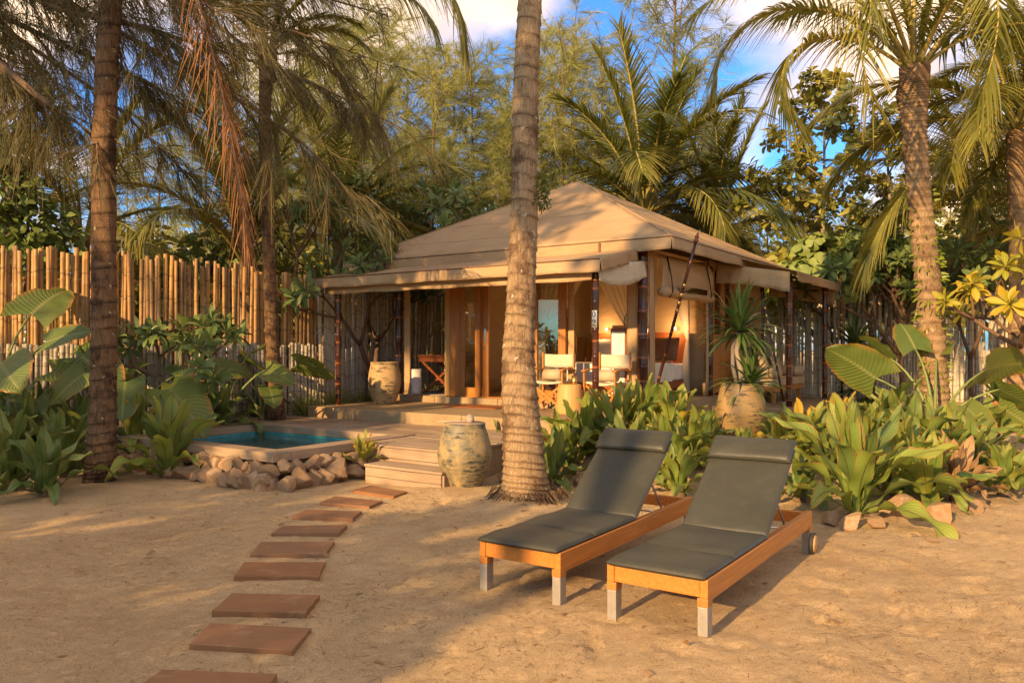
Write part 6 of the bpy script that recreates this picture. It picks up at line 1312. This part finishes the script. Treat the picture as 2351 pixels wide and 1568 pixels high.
# the near dark casuarina sweeping in from the left
rng = np.random.default_rng(77); BR = []
for pts in ([(-330, -260, 10.5), (-100, -110, 10.6), (150, 20, 10.8), (420, 90, 11), (700, 180, 11.2), (930, 300, 11.3)], [(-330, -160, 10.2), (-80, 0, 10.2), (170, 115, 10.3), (360, 200, 10.5), (570, 350, 10.6)], [(-330, 0, 9.8), (-120, 90, 9.6), (40, 190, 9.5), (125, 275, 9.5)], [(-330, -420, 11), (0, -250, 11.2), (350, -40, 11.5), (640, 60, 12), (890, 150, 12.3)],
  [(-330, -520, 11), (100, -320, 11.5), (480, -90, 12), (760, 0, 12.4), (900, 40, 12.6)], [(-330, -300, 10.4), (-60, -130, 10.2), (210, 40, 10), (490, 190, 10), (700, 330, 10.1), (800, 440, 10.2)], [(-330, -60, 9.6), (-140, 60, 9.4), (0, 150, 9.2), (110, 240, 9.1), (250, 330, 9)], [(-330, -600, 12), (200, -330, 12.4), (560, -90, 12.8), (720, 100, 13), (860, 260, 13.2)],
  [(-330, -230, 9.8), (-40, -60, 9.6), (150, 30, 9.4), (330, 60, 9.2), (480, 110, 9.1)], [(-330, -350, 9.4), (0, -150, 9.2), (300, -40, 9.1), (560, 40, 9)], [(-330, -140, 11.5), (0, 60, 11.7), (250, 230, 11.9), (430, 400, 12)], [(-330, -450, 10), (150, -170, 10.2), (450, 20, 10.4), (620, 150, 10.5), (680, 270, 10.5)]):
    BR.append(np.array([at(*p)[:] for p in pts]))
base = Vector((-7.5, 8.5, 0))
for k_, B in enumerate(BR): B[0] = (-7.5, 8.5, 4.6 + 0.4 * k_)
nc_ = thing('casuarina_tree', 'dark near casuarina sweeping in from the top left', 'tree', base, 0); BR = [B - np.array([base.x, base.y, 0]) for B in BR]
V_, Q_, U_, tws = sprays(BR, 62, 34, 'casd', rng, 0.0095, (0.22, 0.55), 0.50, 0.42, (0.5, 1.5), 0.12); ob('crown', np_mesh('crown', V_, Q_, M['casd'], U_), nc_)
mb = MB(); mb.tube([(0, 0, -0.2), (0.05, 0, 3), (0, 0.1, 6), (0.1, 0, 10)], [0.26, 0.22, 0.16, 0.07], 12)
for B in BR:
    Bs = smooth_path(B, 22); mb.tube(Bs, [0.055 * (1 - 0.042 * i) for i in range(22)], 6, False)
for T in tws[::2]: mb.tube(T, [0.010, 0.008, 0.006, 0.005, 0.003], 3, False)
Bs = smooth_path(BR[6], 20); mb.tube(Bs[:16], [0.10 * (1 - 0.045 * i) for i in range(16)], 7)
ob('trunk', mb.mesh('trunk', M['bark'], True), nc_)

# ------------------------------------------------------------------ leafy crowns
def leaf_cloud(blobs, N, size, rng, asp=0.55):
    P, D = [], []
    tot = sum(b[3] ** 2 for b in blobs)
    for (x, y, z, r, sz) in blobs:
        n = int(N * r * r / tot); d = rng.normal(size=(n, 3)); d /= np.linalg.norm(d, axis=1, keepdims=True); k = r * rng.uniform(0.35, 1.0, n) ** 0.5; k *= 1 + 0.25 * np.sin(d[:, 0] * 5 + x) * np.sin(d[:, 1] * 6 + z * 3); q = d * k[:, None]; q[:, 2] *= sz; P.append(q + np.array([x, y, z])); D.append(d * 0.6 + rng.normal(size=(n, 3)) * 0.6 + np.array([0, 0, 0.1]))
    P, D = np.concatenate(P), np.concatenate(D); L = size * rng.uniform(0.7, 1.25, len(P)); V, Q, U = ribbons(P, D, L, L * asp, 0.35, 3, rng=rng, taper=0.5)
    V = V.reshape(len(P), 4, 2, 3); c = V.mean(2, keepdims=True); wv = np.array([0.35, 0.95, 1.0, 0.15]).reshape(1, 4, 1, 1) / np.array([1, .83, .67, .5]).reshape(1, 4, 1, 1); V = c + (V - c) * wv; return V.reshape(-1, 3), Q, U
def leafy(p, blobs, N, size, key, label, seed, trunk_r=0.14, name='broadleaf_tree', group=None):
    rng = np.random.default_rng(seed); t = thing(name, label, 'tree', p, 0, group); V_, Q_, U_ = leaf_cloud(blobs, N, size, rng); ob('crown', np_mesh('crown', V_, Q_, M[key], U_), t); mb = MB(); zt = max(b[2] for b in blobs); mb.tube([(0, 0, -0.2), (0.05, 0.03, zt * 0.4), (0, 0, zt)], [trunk_r, trunk_r * 0.8, trunk_r * 0.35], 8)
    for b in blobs: mb.tube([(0, 0, b[2] * 0.55), (b[0] * 0.6, b[1] * 0.6, b[2] * 0.85), (b[0], b[1], b[2])], [trunk_r * 0.5, trunk_r * 0.35, trunk_r * 0.15], 6)
    ob('trunk', mb.mesh('trunk', M['bark'], True), t); return t
b = at(20, 880, 14.2); b.z = 0.2; leafy(b, [(-0.4, 0, 4.2, 0.9, .8), (0.3, 0.2, 3.5, 0.75, .7), (-0.9, 0, 3.3, 0.8, .8), (0.55, -0.1, 2.9, 0.55, .7), (-0.2, 0.1, 5.0, 0.65, .8)], 2600, 0.20, 'plum', 'dark broad leaved tree behind the fence at the far left', 5)
b = at(1880, 880, 19.5); b.z = 0.3; leafy(b, [(0, 0, 3.0, 1.2, .7), (1.2, 0.2, 2.7, 1.0, .7), (-1.2, 0, 2.6, 1.0, .7), (2.2, 0.2, 2.8, 1.0, .8)], 3000, 0.22, 'almond', 'bushy tree filling the gap behind the right fence', 6)
b = at(2280, 880, 19.0); b.z = 0.3; leafy(b, [(0, 0, 3.0, 1.3, .8), (1.3, 0.2, 3.4, 1.2, .8), (-1.3, 0, 2.9, 1.1, .7), (0.5, 0.3, 4.4, 1.0, .8)], 3000, 0.22, 'heart', 'green leafy tree behind the fence at the far right', 8)
for k, (u, Y) in enumerate(((330, 17), (470, 17.5), (640, 19), (820, 22), (1000, 21.5))):
    b = at(u, 880, Y); b.z = 0.3; leafy(b, [(0, 0, 2.3, 1.2, .8), (1.0, 0.2, 2.0, 1.0, .8), (-1.0, 0.1, 2.1, 1.0, .8), (0.2, 0, 3.2, 0.8, .8)], 1900, 0.2, 'plum' if k % 2 else 'almond', ('bushy tree behind the golden fence, ' + ['leftmost', 'second', 'third', 'fourth', 'rightmost'][k] + ' of five'), 40 + k, group='bushy trees behind the left fence')
# far-off wood, one mass
rng = np.random.default_rng(99); bl = [(x, 48 + rng.uniform(-3, 6), rng.uniform(1.5, 8.5), rng.uniform(2.2, 3.4), 0.9) for x in np.arange(-46, 46, 1.6)]
V_, Q_, U_ = leaf_cloud(bl, 26000, 0.55, rng, 0.4); o = struct('distant_wood', np_mesh('distant_wood', V_, Q_, M['cas'], U_), kind='stuff'); o['label'] = 'sunlit wood far behind the garden'
# trees standing behind the camera: they throw the long evening shade over the sand
def shade(q, blobs, N, size, label, seed, p=-10.0, key='almond'):
    X, Y = 0.58 * p + 0.815 * q, 0.815 * p - 0.58 * q
    leafy((X, Y, 0), blobs, N, size, key, label, seed, 0.16, 'shade_tree', 'trees behind the viewer')
SH = [(-4.6, [(0, 0, 4.0, 1.7, 1.0), (-0.6, 0.4, 2.0, 1.5, 1.0)], 2600, 0.34), (-7.2, [(0, 0, 4.2, 1.8, 0.9), (0.4, -0.3, 2.0, 1.7, 1.0)], 2400, 0.34), (-9.8, [(0, 0, 4.7, 1.9, 0.95), (0, 0, 2.2, 1.8, 1.0)], 1600, 0.34), (-12.9, [(0, 0, 5.0, 2.1, 1.0), (0, 0, 2.2, 2.0, 1.0)], 1600, 0.34),
      (0.6, [(0, 0, 3.7, 1.6, 1.1), (0.3, 0, 1.5, 1.5, 1)], 1400, 0.34), (4.2, [(0, 0, 4.2, 2.0, 1.1), (0, 0, 1.8, 1.9, 1)], 1500, 0.34), (-8.6, [(0, 0, 12.4, 1.7, 0.9), (-1.6, 0.8, 12.0, 1.3, 0.9)], 900, 0.34), (-11.6, [(0, 0, 12.6, 1.8, 0.9), (-1.2, 0.6, 11.4, 1.2, 0.9)], 900, 0.34), (-2.9, [(-1.2, 0.86, 10.4, 1.35, 1.1), (-1.0, 0.7, 12, 1.0, 1)], 1100, 0.34), (-9.3, [(0, 0, 6.7, 0.95, 0.9), (0, 0, 10.6, 1.1, 1.0)], 900, 0.34)]
DESC = ['beside the path', 'next in the row', 'third in the row', 'at the row end', 'to the right', 'far right', 'tall, with a high crown', 'tall, further left', 'tall, near the path', 'slim, with two crowns']
for k, (q, bl, N, sz) in enumerate(SH): shade(q, bl, N, sz, 'leafy tree behind the viewer, ' + DESC[k], 500 + k)
